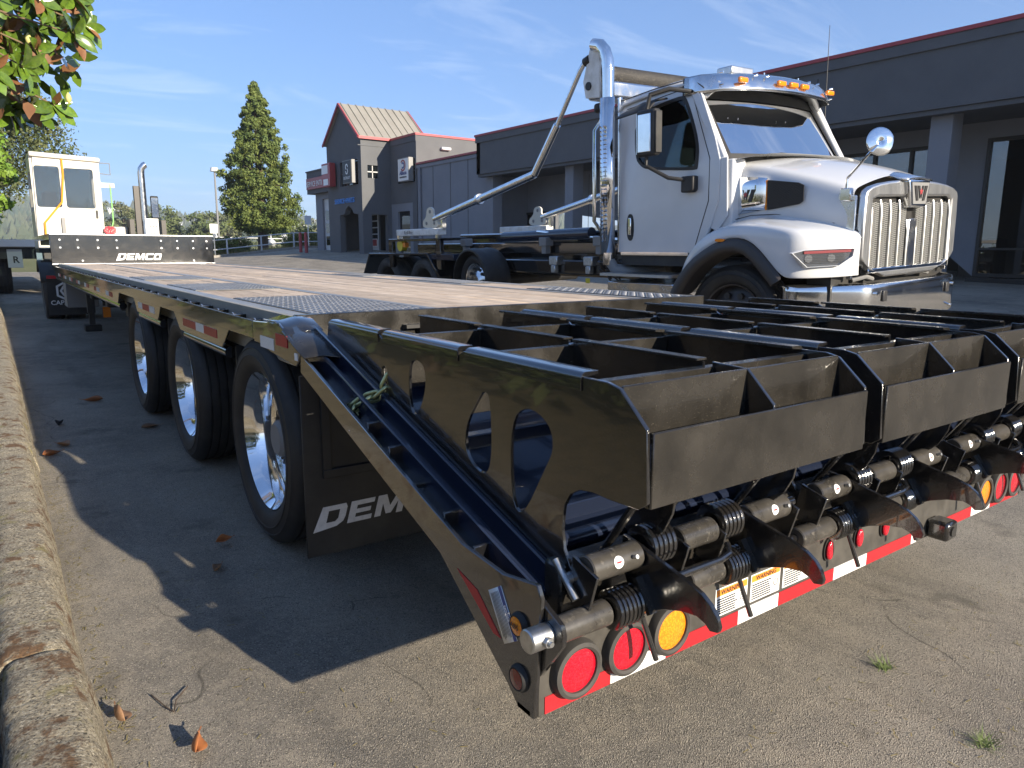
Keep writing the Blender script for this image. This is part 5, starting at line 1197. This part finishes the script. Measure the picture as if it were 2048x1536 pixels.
path = [(1.50+.07*math.cos(t*1.1)+t*.004, YB-.10+.02*math.sin(t), 1.68+.09*math.sin(t*1.1)) for t in range(34)]
B().tube(path, .012, 6).obj('coiled_line', 'hosered', Y)
B().box(1.46, 2.0, YB+.2, YB+1.5, 1.1, 1.78).obj('engine_cover', 'offwhite', Y, bev=.05, seg=2)
ex = B().tube([(2.35, YB, 1.5), (2.35, YB, 3.05), (2.36, YB-.01, 3.16), (2.42, YB-.02, 3.24), (2.46, YB-.02, 3.26)], .075, 14).obj('exhaust_stack', 'alu', Y)
B().box(2.16, 2.28, YB, YB+.15, 1.4, 2.75).obj('stack_bracket', 'darkpaint', ex); B().box(2.33, 2.62, YB-.15, YB-.12, 1.45, 1.98).obj('stack_guard', 'decal', ex)
b = B()
for i in range(5):
    for j in range(3): b.cyl((2.41+j*.065+(i % 2)*.03, YB-.156, 1.55+i*.08), (2.41+j*.065+(i % 2)*.03, YB-.15, 1.55+i*.08), .016, 8)
b.obj('guard_holes', 'ink', ex, kind='stuff')
mb_ = B().box(2.56, 2.74, YB+.3, YB+.36, 2.0, 2.55).obj('side_mirror', 'matblack', Y, bev=.02); B().box(2.575, 2.725, YB+.29, YB+.30, 2.03, 2.5).obj('mirror_glass', 'chrome', mb_)
for x in (2.0, 2.7): B().box(x, x+.1, YB-.1, YB+.4, 1.3, 1.95).obj('rear_post', 'darkpaint', Y)
B().box(.25, 2.3, 14.4, 20.5, .75, 1.0).obj('chassis', 'matblack', Y)
for x in (-.06, .28, 1.95, 2.28):
    B().lathe([(a*1.1, .48+(q_-.43)*1.1 if q_ > .35 else q_) for a, q_ in tyre_prof], (x, 15.45, .42), 'x', 32).obj('rear_tyre', 'rubber', Y, smooth=30)
B().cyl((-.03, 15.45, .42), (.0, 15.45, .42), .26, 24).obj('rim', 'whitematte', Y)
for x in (.2, 2.2): B().lathe([(a*1.1, q_*1.05) for a, q_ in tyre_prof], (x, 20.2, .42), 'x', 32).obj('front_tyre', 'rubber', Y, smooth=30)
B().box(-.08, .60, 14.92, 14.95, 1.0, 1.04).obj('fender_bar', 'matblack', Y)
rows = [[(x, 15.45+.58*math.cos(math.radians(a)), .42+.60*math.sin(math.radians(a))) for x in (-.12, .6)] for a in range(40, 165, 12)]
B().grid(rows).obj('wheel_guard', 'matblack', Y, thick=.02)
fl = B().box(-.04, .60, 14.86, 14.875, .02, .70).obj('mud_flap', 'matblack', Y)
B().box(-.03, .14, 14.80, 14.86, .70, .76).obj('tail_light', 'redlens', fl)
text('lettering', 'CAPACITY', 'decal', fl, (.0, 14.857, .215), (1, 0, 0), (0, 0, 1), .115, .001, 0, .002)
hexo = [(.27+.19*math.cos(math.radians(90+60*k)), .47+.19*math.sin(math.radians(90+60*k))) for k in range(6)]; hexi = [(.27+.15*math.cos(math.radians(90+60*k)), .47+.15*math.sin(math.radians(90+60*k))) for k in range(6)]
B().plate(hexo, [hexi], 'y', 14.855, 14.859).obj('flap_emblem', 'decal', fl)
P_ = [(.27+.11*math.cos(math.radians(60+60*k)), .47+.11*math.sin(math.radians(60+60*k))) for k in range(6)]
B().plate(P_, [[(.27+.07*math.cos(math.radians(60+60*k)), .47+.07*math.sin(math.radians(60+60*k))) for k in range(6)]], 'y', 14.855, 14.859).obj('flap_emblem', 'decal', fl)
F = thing('parked_trailer', (-.3, 25, -.077), 'pale flatbed trailer parked beyond the yard tractor', 'trailer')
B().box(-.85, 1.7, 24.2, 36, 1.28, 1.50).obj('deck', 'signgrey', F); B().box(-.85, 1.7, 24.15, 24.2, 1.30, 1.49).obj('rear_sill', 'decal', F)
B().box(-.65, 1.5, 24.3, 35, .95, 1.28).obj('frame', 'matblack', F)
q = B().box(-.42, -.06, 24.25, 24.28, .70, 1.22).obj('mud_flap', 'signgrey', F)
text('lettering', 'R', 'ink', q, (-.22, 24.245, .84), (1, 0, 0), (0, 0, 1), .26, .002, 0, .006, 'CENTER')
B().box(.28, .42, 24.1, 24.3, .55, 1.25).obj('rear_post', 'hangar', F)
for x in (-.85, 1.1): B().lathe([(a*1.8, q_*1.1) for a, q_ in tyre_prof], (x, 25.4, .44), 'x', 28).obj('tyre', 'rubber', F, smooth=30)
for x in (.6, 1.0): B().box(x-.04, x+.04, 24.9, 25.0, -.07, 1.0).obj('support_leg', 'matblack', F)
# ------------------------------------------------------------------ vegetation
def leaves_mesh(clumps, n, size, flat=.0, r=rnd, aspect=.55):
    """clumps: (centre, radius xyz); many small leaf faces through the volume"""
    b = B()
    for c, rad in clumps:
        for _ in range(n):
            d = Vector((r.gauss(0, 1), r.gauss(0, 1), r.gauss(0, 1))).normalized()*(r.random()**.45)
            p = Vector(c)+Vector((d.x*rad[0], d.y*rad[1], d.z*rad[2]))
            a = (d+Vector((r.gauss(0, .7), r.gauss(0, .7), r.gauss(0, .7)-flat))).normalized(); t = a.orthogonal().normalized(); ang = r.uniform(0, 6.28)
            t = t*math.cos(ang)+a.cross(t)*math.sin(ang); s = a.cross(t); L_ = size*r.uniform(.6, 1.35)
            b.add([p-t*L_*.5, p+s*L_*aspect*.5, p+t*L_*.5+a*L_*.12, p-s*L_*aspect*.5], [(0, 1, 2, 3)])
    return b
def quick(b, name, mat, par, kind=None):
    me = bpy.data.meshes.new(name); me.from_pydata(b.v, [], b.f); me.materials.append(MATS[mat]); o = bpy.data.objects.new(name, me); C.objects.link(o)
    if kind: o['kind'] = kind
    return attach(o, par)
# tall conifer beside the lot
cx, cy = 15.1, 51.5; cz = G(cx, cy)
t = thing('conifer_tree', (cx, cy, cz), 'tall pointed dark green conifer at the far end of the lot', 'tree')
B().tube([(cx, cy, cz-.2), (cx+.05, cy, cz+2), (cx, cy, cz+7), (cx, cy, cz+10.8)], [.38, .30, .18, .03], 10).obj('trunk', 'bark', t)
prof_t = [(.0, .02), (.04, .22), (.12, .52), (.22, .98), (.35, 1.35), (.48, 1.85), (.60, 2.12), (.72, 2.30), (.84, 2.42), (.93, 2.2), (1.0, 1.5)]
def pr(q_):
    for i in range(len(prof_t)-1):
        if q_ <= prof_t[i+1][0]:
            a, c = prof_t[i], prof_t[i+1]; return a[1]+(c[1]-a[1])*(q_-a[0])/(c[0]-a[0])
    return 1.5
cl = []
for i in range(820):
    q_ = rnd.random()**.75; a = rnd.uniform(0, 6.28); lump = 1+.14*math.sin(3*a+q_*9)+.14*math.sin(7*a-q_*31)
    rr = pr(q_)*lump*rnd.uniform(.45, 1.04); s_ = .17+.22*q_
    cl.append(((cx+rr*math.cos(a), cy+rr*math.sin(a), cz+11.2-q_*9.9+rnd.uniform(-.15, .15)), (s_, s_, s_*.9)))
quick(leaves_mesh(cl, 62, .19), 'crown', 'conifer', t)
for i in range(16):
    a = rnd.uniform(0, 6.28); z = cz+2+i*.55; rr = pr((11.2+cz-z)/9.9)*.75
    B().tube([(cx, cy, z), (cx+rr*.5*math.cos(a), cy+rr*.5*math.sin(a), z+.15), (cx+rr*math.cos(a), cy+rr*math.sin(a), z+.25)], [.07, .05, .015], 6).obj('limb', 'bark', t)
# broad dark pine behind the yard tractor
def crown_tree(name, label, x, y, h, R_, zc, mat, n_cl, n_lf, leaf, group=None, trunk=True, squash=.8, r=rnd, cat='tree'):
    z = G(x, y) if abs(x) < 60 and y < 60 else .3
    tt = thing(name, (x, y, z), label, cat, group)
    cl = []
    for i in range(n_cl):
        d = Vector((r.gauss(0, 1), r.gauss(0, 1), r.gauss(0, .9))).normalized()*(r.random()**.33); lump = 1+.2*math.sin(4*d.x+3*d.z+x)
        s_ = R_*r.uniform(.16, .30)
        cl.append(((x+d.x*R_*lump*.85, y+d.y*R_*lump*.85, z+zc+d.z*R_*squash*lump), (s_, s_, s_*.75)))
    quick(leaves_mesh(cl, n_lf, leaf, r=r), 'crown', mat, tt)
    if trunk:
        B().tube([(x, y, z-.2), (x+.1*R_*.3, y, z+zc*.5), (x, y, z+zc+R_*.3)], [R_*.085, R_*.06, R_*.02], 8).obj('trunk', 'bark', tt)
        for k in range(4):
            a = 1.6*k+x; B().tube([(x, y, z+zc*.6), (x+R_*.5*math.cos(a), y+R_*.5*math.sin(a), z+zc*.9)], [R_*.035, R_*.012], 6).obj('limb', 'bark', tt)
    return tt
crown_tree('pine_tree', 'broad dark olive pine rising behind the yard tractor cab', -1.6, 36, 9, 4.0, 5.6, 'pine', 330, 150, .14, squash=.75)
crown_tree('pine_tree', 'dark pine low down behind the far left trailer', -4.2, 40, 9, 4.2, 4.0, 'pine', 160, 120, .17, squash=.9)
crown_tree('maple_tree', 'bright yellow-green leafy tree at the left edge', -1.62, 21.5, 5, 1.6, 2.9, 'maple', 110, 100, .17, squash=1.15)
crown_tree('leafy_shrub', 'low green shrub behind the far left trailer', -1.9, 26.5, 2, 1.3, 1.2, 'broad', 60, 80, .16, trunk=False, squash=.8, cat='shrub')
# magnolia overhanging the kerb: every leaf is a piece of its own
mg = thing('magnolia_tree', (-2.3, 5.0, .1), 'magnolia branches with glossy green and rusty brown leaves at upper left', 'tree')
B().tube([(-2.3, 5.0, -.05), (-2.25, 5.0, 1.2), (-2.1, 4.95, 2.2), (-1.7, 5.0, 3.3)], [.12, .10, .08, .03], 10).obj('trunk', 'bark', mg)
def leaf_mesh(name, bend, curl, mats):
    b = B(); n = 7; W_ = [.012, .115, .18, .21, .21, .175, .105, 0]; up_, dn_ = [], []
    for i in range(n+1):
        s_ = i/n; y = -bend*s_*s_
        for lay, L in ((0, up_), (.004, dn_)):
            L.append([(s_, -W_[i], y+curl*W_[i]-lay), (s_, 0, y-lay), (s_, W_[i], y+curl*W_[i]-lay)])
    b.grid(up_); k = len(b.f); b.grid(dn_)
    me = bpy.data.meshes.new(name); me.from_pydata(b.v, [], b.f)
    for q_ in mats: me.materials.append(MATS[q_])
    for i, p in enumerate(me.polygons): p.material_index = 0 if i < k else 1; p.use_smooth = True
    return me
LM = [leaf_mesh('leaf', bd_, cu_, ('leafgreen', 'leafbrown')) for bd_, cu_ in ((.10, .5), (.28, .35), (.02, .6), (.18, .2))]
LB = [leaf_mesh('leaf', bd_, cu_, ('leafbrown', 'leafbrown')) for bd_, cu_ in ((.15, .4), (-.05, .5))]
r5 = random.Random(21); tips = []
def lim(z): return -.30 if z < 2.32 else (-.34 if z < 2.48 else (-.16 if z < 2.62 else -.04))
tries = 0
while len(tips) < 37 and tries < 4000:
    tries += 1; z = r5.uniform(2.14, 3.12); x = r5.uniform(-.95, .0); y = r5.uniform(4.7, 5.35)
    if x > lim(z)-.07: continue
    if all((Vector((x, y*.6, z))-Vector((q_.x, q_.y*.6, q_.z))).length > .125 for q_ in tips): tips.append(Vector((x, y, z)))
for tp in tips:
    src = Vector((-1.75, 5.0, min(3.3, tp.z+.35)+r5.uniform(-.1, .2))); md = (src+tp)/2+Vector((0, 0, r5.uniform(-.05, .12)))
    B().tube([src, md, tp], [.014, .009, .005], 6).obj('twig', 'twig', mg)
    ax_ = (tp-md).normalized(); ax_ = (ax_*.7+Vector((.1, -.75, .15))).normalized(); o1 = ax_.orthogonal().normalized(); o2 = ax_.cross(o1)
    for k in range(8):
        a = k*2.4+r5.uniform(-.3, .3); sp = r5.uniform(.6, 1.45); dr = (ax_*math.cos(sp)+(o1*math.cos(a)+o2*math.sin(a))*math.sin(sp)).normalized()
        dr = (dr+Vector((0, 0, r5.uniform(-.35, .1)))).normalized()
        upv = (ax_-dr*ax_.dot(dr)); upv = upv.normalized() if upv.length > .05 else dr.orthogonal(); sd = upv.cross(dr); tw = r5.uniform(-.5, .5)
        u2 = upv*math.cos(tw)+sd*math.sin(tw); s2 = u2.cross(dr)
        me = r5.choice(LB) if r5.random() < .10 else r5.choice(LM)
        o = bpy.data.objects.new('leaf', me); C.objects.link(o); L_ = r5.uniform(.13, .195)
        mt_ = Matrix((dr*L_, s2*L_*1.05, u2*L_)).transposed().to_4x4(); mt_.translation = tp-ax_*r5.uniform(0, .03)
        o.matrix_basis = mt_; attach(o, mg)
# the leaves behind the largest 300, too many to pick apart
bb = B(); bmi = []
for _ in range(620):
    z = r5.uniform(2.16, 3.25); x = r5.uniform(-1.15, 0); y = r5.uniform(4.95, 5.75)
    if x > lim(z)-.10: continue
    d = Vector((r5.gauss(0, 1), r5.gauss(0, 1), r5.gauss(-.2, .8))).normalized(); n_ = Vector((r5.gauss(0, .5), -1, r5.gauss(.3, .5))); n_ = (n_-d*n_.dot(d)).normalized(); s_ = n_.cross(d); L_ = r5.uniform(.12, .2); o = Vector((x, y, z))
    bb.add([o, o+d*L_*.25+s_*L_*.17, o+d*L_*.6+s_*L_*.20, o+d*L_*.88+s_*L_*.09, o+d*L_, o+d*L_*.88-s_*L_*.09, o+d*L_*.6-s_*L_*.20, o+d*L_*.25-s_*L_*.17], [tuple(range(8))]); bmi.append(1 if r5.random() < .3 else 0)
o = quick(bb, 'inner_leaves', 'leafgreen', mg, 'stuff'); o.data.materials.append(MATS['leafbrown'])
for i, p_ in enumerate(o.data.polygons): p_.material_index = bmi[i]
for x, y, z in ((-.50, 4.9, 2.62), (-.20, 4.9, 2.66), (-.30, 4.95, 2.28)):
    B().lathe([(-.035, .004), (-.02, .016), (.0, .02), (.02, .015), (.04, .002)], (x, y, z), 'z', 12, False).obj('bud', 'bud', mg, smooth=60)

# out-of-frame shrubs, added for their dark reflection in the black paint and wheels
r7 = random.Random(3)
b = leaves_mesh([((-2.1-r7.random()*1.3, -4+r7.random()*22, .2+r7.random()*1.3), (.38, .5, .35)) for _ in range(260)], 40, .17, r=r7)
tag(quick(b, 'unseen_shrubs', 'broad', None), 'unseen dark shrubs added for their reflection', 'shrubs', kind='stuff')
# ------------------------------------------------------------------ lot edge: hedges, railing, signs, lamp post
hx0 = thing('clipped_hedge', (11.2, 47.0, G(11.2, 47)), 'long clipped green hedge behind the pipe railing', 'hedge')
z = G(11.2, 47)
cl = [((9.6+rnd.random()*3.3, 46.8+rnd.random()*.7, z+.15+rnd.random()*.95), (.22, .2, .2)) for _ in range(230)]
quick(leaves_mesh(cl, 40, .12), 'foliage', 'hedge', hx0)
for i, (x, y, s_, lb) in enumerate(((15.9, 47.6, .62, 'small round bush just right of the conifer trunk'), (17.0, 47.4, .85, 'larger round bush between the conifer and the grey tower'))):
    q = thing('round_bush', (x, y, G(x, y)), lb, 'bush', 'round bushes at the lot edge'); z = G(x, y)
    quick(leaves_mesh([((x+rnd.gauss(0, .4)*s_, y+rnd.gauss(0, .3)*s_, z+abs(rnd.gauss(.45, .3))*s_*1.3), (.25, .25, .22)) for _ in range(90)], 40, .12), 'foliage', 'hedge', q)
b = B()
for i in range(1500):
    x, y = rnd.uniform(6, 22), rnd.uniform(45.6, 48); z = G(x, y); h = rnd.uniform(.08, .3); a = rnd.uniform(-.1, .1)
    b.add([(x-.03, y, z), (x+.03, y, z), (x+a, y, z+h)], [(0, 1, 2)])
tag(quick(b, 'dry_grass', 'drygrass', None), 'strip of dry straw-coloured grass along the railing', 'grass', kind='stuff')
B_ = B(); pts = [(6+i*.5, 45.3, G(6+i*.5, 45.3)) for i in range(33)]
b = B()
for i in range(32):
    a, c = pts[i], pts[i+1]; b.add([(a[0], a[1]-.1, a[2]-.05), (c[0], c[1]-.1, c[2]-.05), (c[0], c[1]-.1, c[2]+.14), (a[0], a[1]-.1, a[2]+.14), (a[0], a[1]+.15, a[2]+.14), (c[0], c[1]+.15, c[2]+.14)], [(0, 1, 2, 3), (3, 2, 5, 4)])
tag(b.obj('edge_kerb', 'conccol'), kind='structure')
rl = thing('pipe_railing', (12, 45.9, G(12, 45.9)), 'white two-rail pipe railing along the far lot edge', 'railing')
for h in (.45, 1.02): B().tube([(7+i*2.1, 45.9, G(7+i*2.1, 45.9)+h) for i in range(6)], .035, 6).obj('rail', 'hangar', rl)
for i in range(6): x = 7+i*2.1; B().cyl((x, 45.9, G(x, 45.9)-.1), (x, 45.9, G(x, 45.9)+1.05), .05, 8).obj('post', 'hangar', rl)
for x, h, lb in ((10.35, 1.95, 'white sign plate on a thin post in front of the hedge'), (16.2, 2.0, 'pale sign plate on a post between conifer and tower')):
    z = G(x, 45.4); q = thing('sign_post', (x, 45.4, z), lb, 'sign', 'signs at the lot edge')
    B().cyl((x, 45.4, z-.1), (x, 45.4, z+h), .035, 8).obj('post', 'zinc', q); B().box(x-.22, x+.22, 45.34, 45.36, z+h-.5, z+h+.05).obj('plate', 'decal', q)
q = thing('lamp_post', (17.2, 72, .9), 'slender grey lamp post left of the conifer', 'lamp post')
B().cyl((17.2, 72, .5), (17.2, 72, 8.4), .11, 8, .08).obj('pole', 'greypaint', q); B().cyl((17.2, 72, 8.4), (17.2, 72, 8.75), .40, 12, .32).obj('lamp_head', 'hangar', q)
# airfield: parked light aircraft and a hangar
def aircraft(x, y, rz, lb):
    q = thing('light_aircraft', (0, 0, 0), lb, 'aircraft', 'light aircraft parked on the airfield')
    B().lathe([(-3.3, .05), (-2.9, .38), (-1.2, .62), (.3, .62), (3.6, .16), (4.0, .05)], (0, 0, 1.35), 'y', 12, False).obj('fuselage', 'hangar', q)
    B().box(-5.2, 5.2, -1.4, .0, 1.95, 2.08).obj('wing', 'hangar', q, bev=.05); B().prism([(2.9, 1.4), (4.2, 1.4), (4.3, 2.8), (3.8, 2.8)], 'x', -.06, .06).obj('tail_fin', 'hangar', q)
    B().box(-1.6, 1.6, 3.4, 4.1, 1.45, 1.52).obj('tailplane', 'hangar', q); B().box(-.5, .5, -1.3, -.3, 1.55, 1.94).obj('cockpit', 'darkglass', q)
    for a in ((-1.1, -.5), (1.1, -.5), (0, -2.3)): B().cyl((a[0], a[1], .3), (a[0]*.5, a[1], 1.2), .05, 6).cyl((a[0]-.07, a[1], .25), (a[0]+.07, a[1], .25), .25, 10).obj('landing_wheel', 'matblack', q)
    q.location = (x, y, .78); q.rotation_euler = (0, 0, rz)
for x, y, rz, lb in ((27, 104, .4, 'white light aircraft partly hidden left of the hedge'), (33.5, 108, -.3, 'white light aircraft seen over the hedge right of the lamp post'), (38, 104, .9, 'white light aircraft left of the conifer trunk'), (46, 112, .2, 'white light aircraft just right of the conifer trunk'), (51, 106, -.6, 'white light aircraft nearest the grey tower')): aircraft(x, y, rz, lb)
q = thing('hangar', (82, 165, .75), 'long white airfield hangar beyond the right bushes', 'hangar')
B().box(72, 100, 160, 175, .7, 5.0).obj('wall', 'hangar', q); B().prism([(159.5, 5.0), (167.5, 6.4), (175.5, 5.0)], 'x', 71.5, 100.5).obj('roof', 'hangar', q)
for x in (75, 83): B().box(x, x+6, 159.9, 160, .75, 4.0).obj('hangar_door', 'signgrey', q)
tag(B().lathe([(0, .1), (.5, 1.1), (1.2, 1.3), (1.9, .9), (2.2, .1)], (70, 150, 1.2), 'z', 12, False).obj('orange_tent', 'orangesign'), 'small orange dome tent beside the white hangar', 'tent')
# belt of trees beyond the airfield
r9 = random.Random(4); k = 0
belt = [(20, 150, 8.5), (28, 158, 7.0), (34, 150, 7.5), (40, 162, 9.0), (48, 155, 8.0), (56, 165, 8.5), (63, 170, 7.0), (14, 165, 9.0), (30, 175, 9.5), (45, 178, 9.0), (84, 190, 8.0), (94, 195, 7.5)]
words = ['leftmost tree of the belt beside the yard tractor', 'pale tree of the belt near the yard tractor exhaust', 'rounded tree of the belt right of the exhaust stack', 'tall tree of the belt left of the lamp post', 'tree of the belt just right of the lamp post', 'tree of the belt left of the conifer', 'low tree of the belt right behind the conifer', 'tree of the belt half hidden by the yard tractor', 'rear tree of the belt above the exhaust stack', 'rear tree of the belt behind the lamp post', 'tree above the hangar left of the tower', 'tree at the hangar edge nearest the tower']
for (x, y, h), lb in zip(belt, words):
    crown_tree('belt_tree', lb, x, y, h, h*.6, h*.55, 'broad' if k % 3 else 'broadpale', 60, 46, .62, 'tree belt beyond the airfield', squash=.9, r=r9); k += 1
# low scrub in front of the belt
b = leaves_mesh([((10+r9.random()*100, 132+r9.random()*10, .8+r9.random()*1.6), (1.2, 1, .8)) for _ in range(420)], 16, .5, r=r9)
tag(quick(b, 'scrub', 'broadpale', None), 'low grey-green scrub in front of the tree belt', 'scrub', kind='stuff')
# hills with woods and scattered houses
def hz(x, y):
    d = math.hypot(x, y); a = math.atan2(x, y); t = max(0, min(1, (d-520)/700)); t = t*t*(3-2*t)
    return .5+t*(36+8*math.sin(a*9+1)+5*math.sin(a*23)+3*math.sin(a*51))
b = B(); rows = []
for i in range(16):
    d = 480+i*62; rows.append([(d*math.sin(math.radians(a)), d*math.cos(math.radians(a)), hz(d*math.sin(math.radians(a)), d*math.cos(math.radians(a)))-.6) for a in range(-40, 96, 2)])
b.grid(rows); tag(b.obj('hills', 'farwood', None, smooth=60), kind='structure')
b = B()
for i in range(5200):
    a = math.radians(r9.uniform(-6, 40)); d = r9.uniform(560, 1330); x, y = d*math.sin(a), d*math.cos(a); z = hz(x, y)-1; h = r9.uniform(7, 22)*(1.25 if d > 1150 else .8); w_ = h*r9.uniform(.20, .42)
    n = 5; base = [(x+w_*math.cos(2*PI*k_/n+i), y+w_*math.sin(2*PI*k_/n+i), z+h*.12) for k_ in range(n)]; md = [(x+w_*.72*math.cos(2*PI*k_/n+i+.4), y+w_*.72*math.sin(2*PI*k_/n+i+.4), z+h*.55) for k_ in range(n)]
    b.add(base+md+[(x, y, z+h)], [(k_, (k_+1) % n, n+(k_+1) % n, n+k_) for k_ in range(n)]+[(n+k_, n+(k_+1) % n, 2*n) for k_ in range(n)])
tag(quick(b, 'hill_woods', 'farwood', None), 'distant woods covering the hills behind the airfield', 'woods', kind='stuff')
for i in range(26):
    a = math.radians(7+i*.68+r9.uniform(-.2, .2)); d = r9.uniform(820, 1120); x, y = d*math.sin(a), d*math.cos(a); z = hz(x, y); w_ = r9.uniform(3, 6.5); h = r9.uniform(4, 7)+4
    q = thing('hill_house', (x, y, z), 'tiny pale house among the woods on the distant hillside', 'house', 'houses on the distant hill')
    B().box(x-w_, x+w_, y-5, y+5, z-2, z+h).obj('wall', 'hangar' if i % 3 else 'offwhite', q); B().prism([(y-5.6, z+h), (y, z+h+4), (y+5.6, z+h)], 'x', x-w_-.6, x+w_+.6).obj('roof', 'roofdark' if i % 2 else 'hangar', q)
# ------------------------------------------------------------------ litter on the asphalt
def dry_leaf(x, y, L_, rz, lift, mat, lb, stand=0):
    b = B(); n = 8; W_ = [.0, .16, .25, .29, .28, .22, .15, .07, 0]; rows = []
    for i in range(n+1):
        s_ = i/n-.5; rows.append([(s_*L_, wv*W_[i]*L_*(1-.3*lift), L_*(lift*(abs(wv)**1.6)*W_[i]*1.7+lift*.5*s_*s_*2+.012*math.sin(5*s_+3*wv))) for wv in (-1, -.55, 0, .55, 1)])
    b.grid(rows)
    o = b.obj('dry_leaf', mat, None, smooth=60, thick=.0012)
    o.rotation_euler = (stand, 0, rz); o.location = (x, y, -.074+(.3*L_*abs(math.sin(stand)) if stand else 0))
    b = B().tube([(.5*L_, 0, L_*.25*lift), (.62*L_, 0, L_*.3*lift)], .002, 5).obj('stalk', mat, None); b.parent = o
    tag(o, lb, 'leaf', 'fallen leaves on the asphalt')
dry_leaf(-.555, .78, .095, 1.25, .7, 'dryleaf', 'bright orange-brown fallen leaf nearest the camera at bottom left', 1.1)
dry_leaf(-.705, 1.03, .10, 1.7, .6, 'drytan', 'pale tan fallen leaf propped against the kerb foot', .9)
dry_leaf(-.123, 2.18, .085, .3, .8, 'dryleaf', 'curled reddish leaf in front of the rear left wheel', .7)
dry_leaf(-.21, 1.92, .075, .9, .7, 'drytan', 'small folded brown leaf just below the reddish one')
dry_leaf(.011, 4.79, .15, .2, .35, 'drytan', 'flat brown leaf beside the front wheel shadow')
dry_leaf(-.244, 6.12, .17, 2.8, .5, 'dryleaf', 'brown leaf farthest along the shaded asphalt')
dry_leaf(-.655, 4.33, .12, .4, .6, 'dryleaf', 'reddish leaf touching the kerb in the shade')
dry_leaf(-.58, 4.56, .13, 2.2, .5, 'drytan', 'tan leaf just above the reddish leaf by the kerb')
dry_leaf(-.548, 5.27, .12, 1.2, .7, 'ink', 'blackened leaf in the shade by the kerb')
for x, y, lb in ((1.382, -.09, 'small green weed tuft behind the bumper centre'), (1.233, -.443, 'green weed tuft at the lower right corner')):
    b = B()
    for i in range(60):
        a = rnd.uniform(0, 6.28); L_ = rnd.uniform(.02, .07); w_ = .0016; d = Vector((math.cos(a), math.sin(a), rnd.uniform(.15, .9))).normalized()*L_; s_ = Vector((-math.sin(a), math.cos(a), 0))*w_; o = Vector((x+rnd.gauss(0, .015), y+rnd.gauss(0, .012), -.077))
        b.add([o-s_, o+s_, o+d], [(0, 1, 2)])
    tag(quick(b, 'weed_tuft', 'weed', None), lb, 'weed', 'weed tufts in the asphalt')
b = B()
for i in range(1000):
    near = rnd.random() < .7; y = rnd.uniform(.3, 9); x = -.735+abs(rnd.gauss(0, .045)) if near else rnd.uniform(-.7, .2); a = rnd.uniform(0, 3.14); L_ = rnd.uniform(.008, .028); d = Vector((math.cos(a), math.sin(a), 0)); s_ = Vector((-d.y, d.x, 0))*.0016; o = Vector((x, y, -.0735))
    b.add([o-d*L_*.5-s_, o+d*L_*.5-s_, o+d*L_*.5+s_, o-d*L_*.5+s_], [(0, 1, 2, 3)])
for i in range(160):
    x, y = rnd.uniform(.6, 2.6), rnd.uniform(-.6, .0); a = rnd.uniform(0, 3.14); L_ = rnd.uniform(.006, .03); d = Vector((math.cos(a), math.sin(a), 0)); s_ = Vector((-d.y, d.x, 0))*.0014; o = Vector((x, y, -.0735))
    b.add([o-d*L_*.5-s_, o+d*L_*.5-s_, o+d*L_*.5+s_, o-d*L_*.5+s_], [(0, 1, 2, 3)])
tag(quick(b, 'straw_litter', 'drygrass', None), 'scattered straw and needle litter on the asphalt', 'litter', kind='stuff')
tag(B().tube([(-.60, 1.12, -.07), (-.575, 1.02, -.066), (-.56, .99, -.07)], .002, 5).tube([(-.50, 1.10, -.07), (-.545, 1.04, -.066), (-.56, .99, -.07)], .002, 5).obj('forked_twig', 'bark'), 'thin forked twig above the orange leaf', 'twig')

# ------------------------------------------------------------------ morning haze
hm = bpy.data.materials.new('haze'); hm.use_nodes = True; t_ = hm.node_tree; t_.nodes.clear()
o_ = t_.nodes.new('ShaderNodeOutputMaterial'); v_ = t_.nodes.new('ShaderNodeVolumePrincipled'); v_.inputs['Color'].default_value = (.86, .92, 1, 1); v_.inputs['Density'].default_value = .00042; v_.inputs['Anisotropy'].default_value = .2
t_.links.new(v_.outputs[0], o_.inputs['Volume']); MATS['haze'] = hm
hb_ = B().box(-1620, 1620, -1620, 1620, -3, 100).obj('haze', 'haze', None, smooth=0); tag(hb_, kind='stuff', label='thin pale blue haze over the distance', cat='haze')
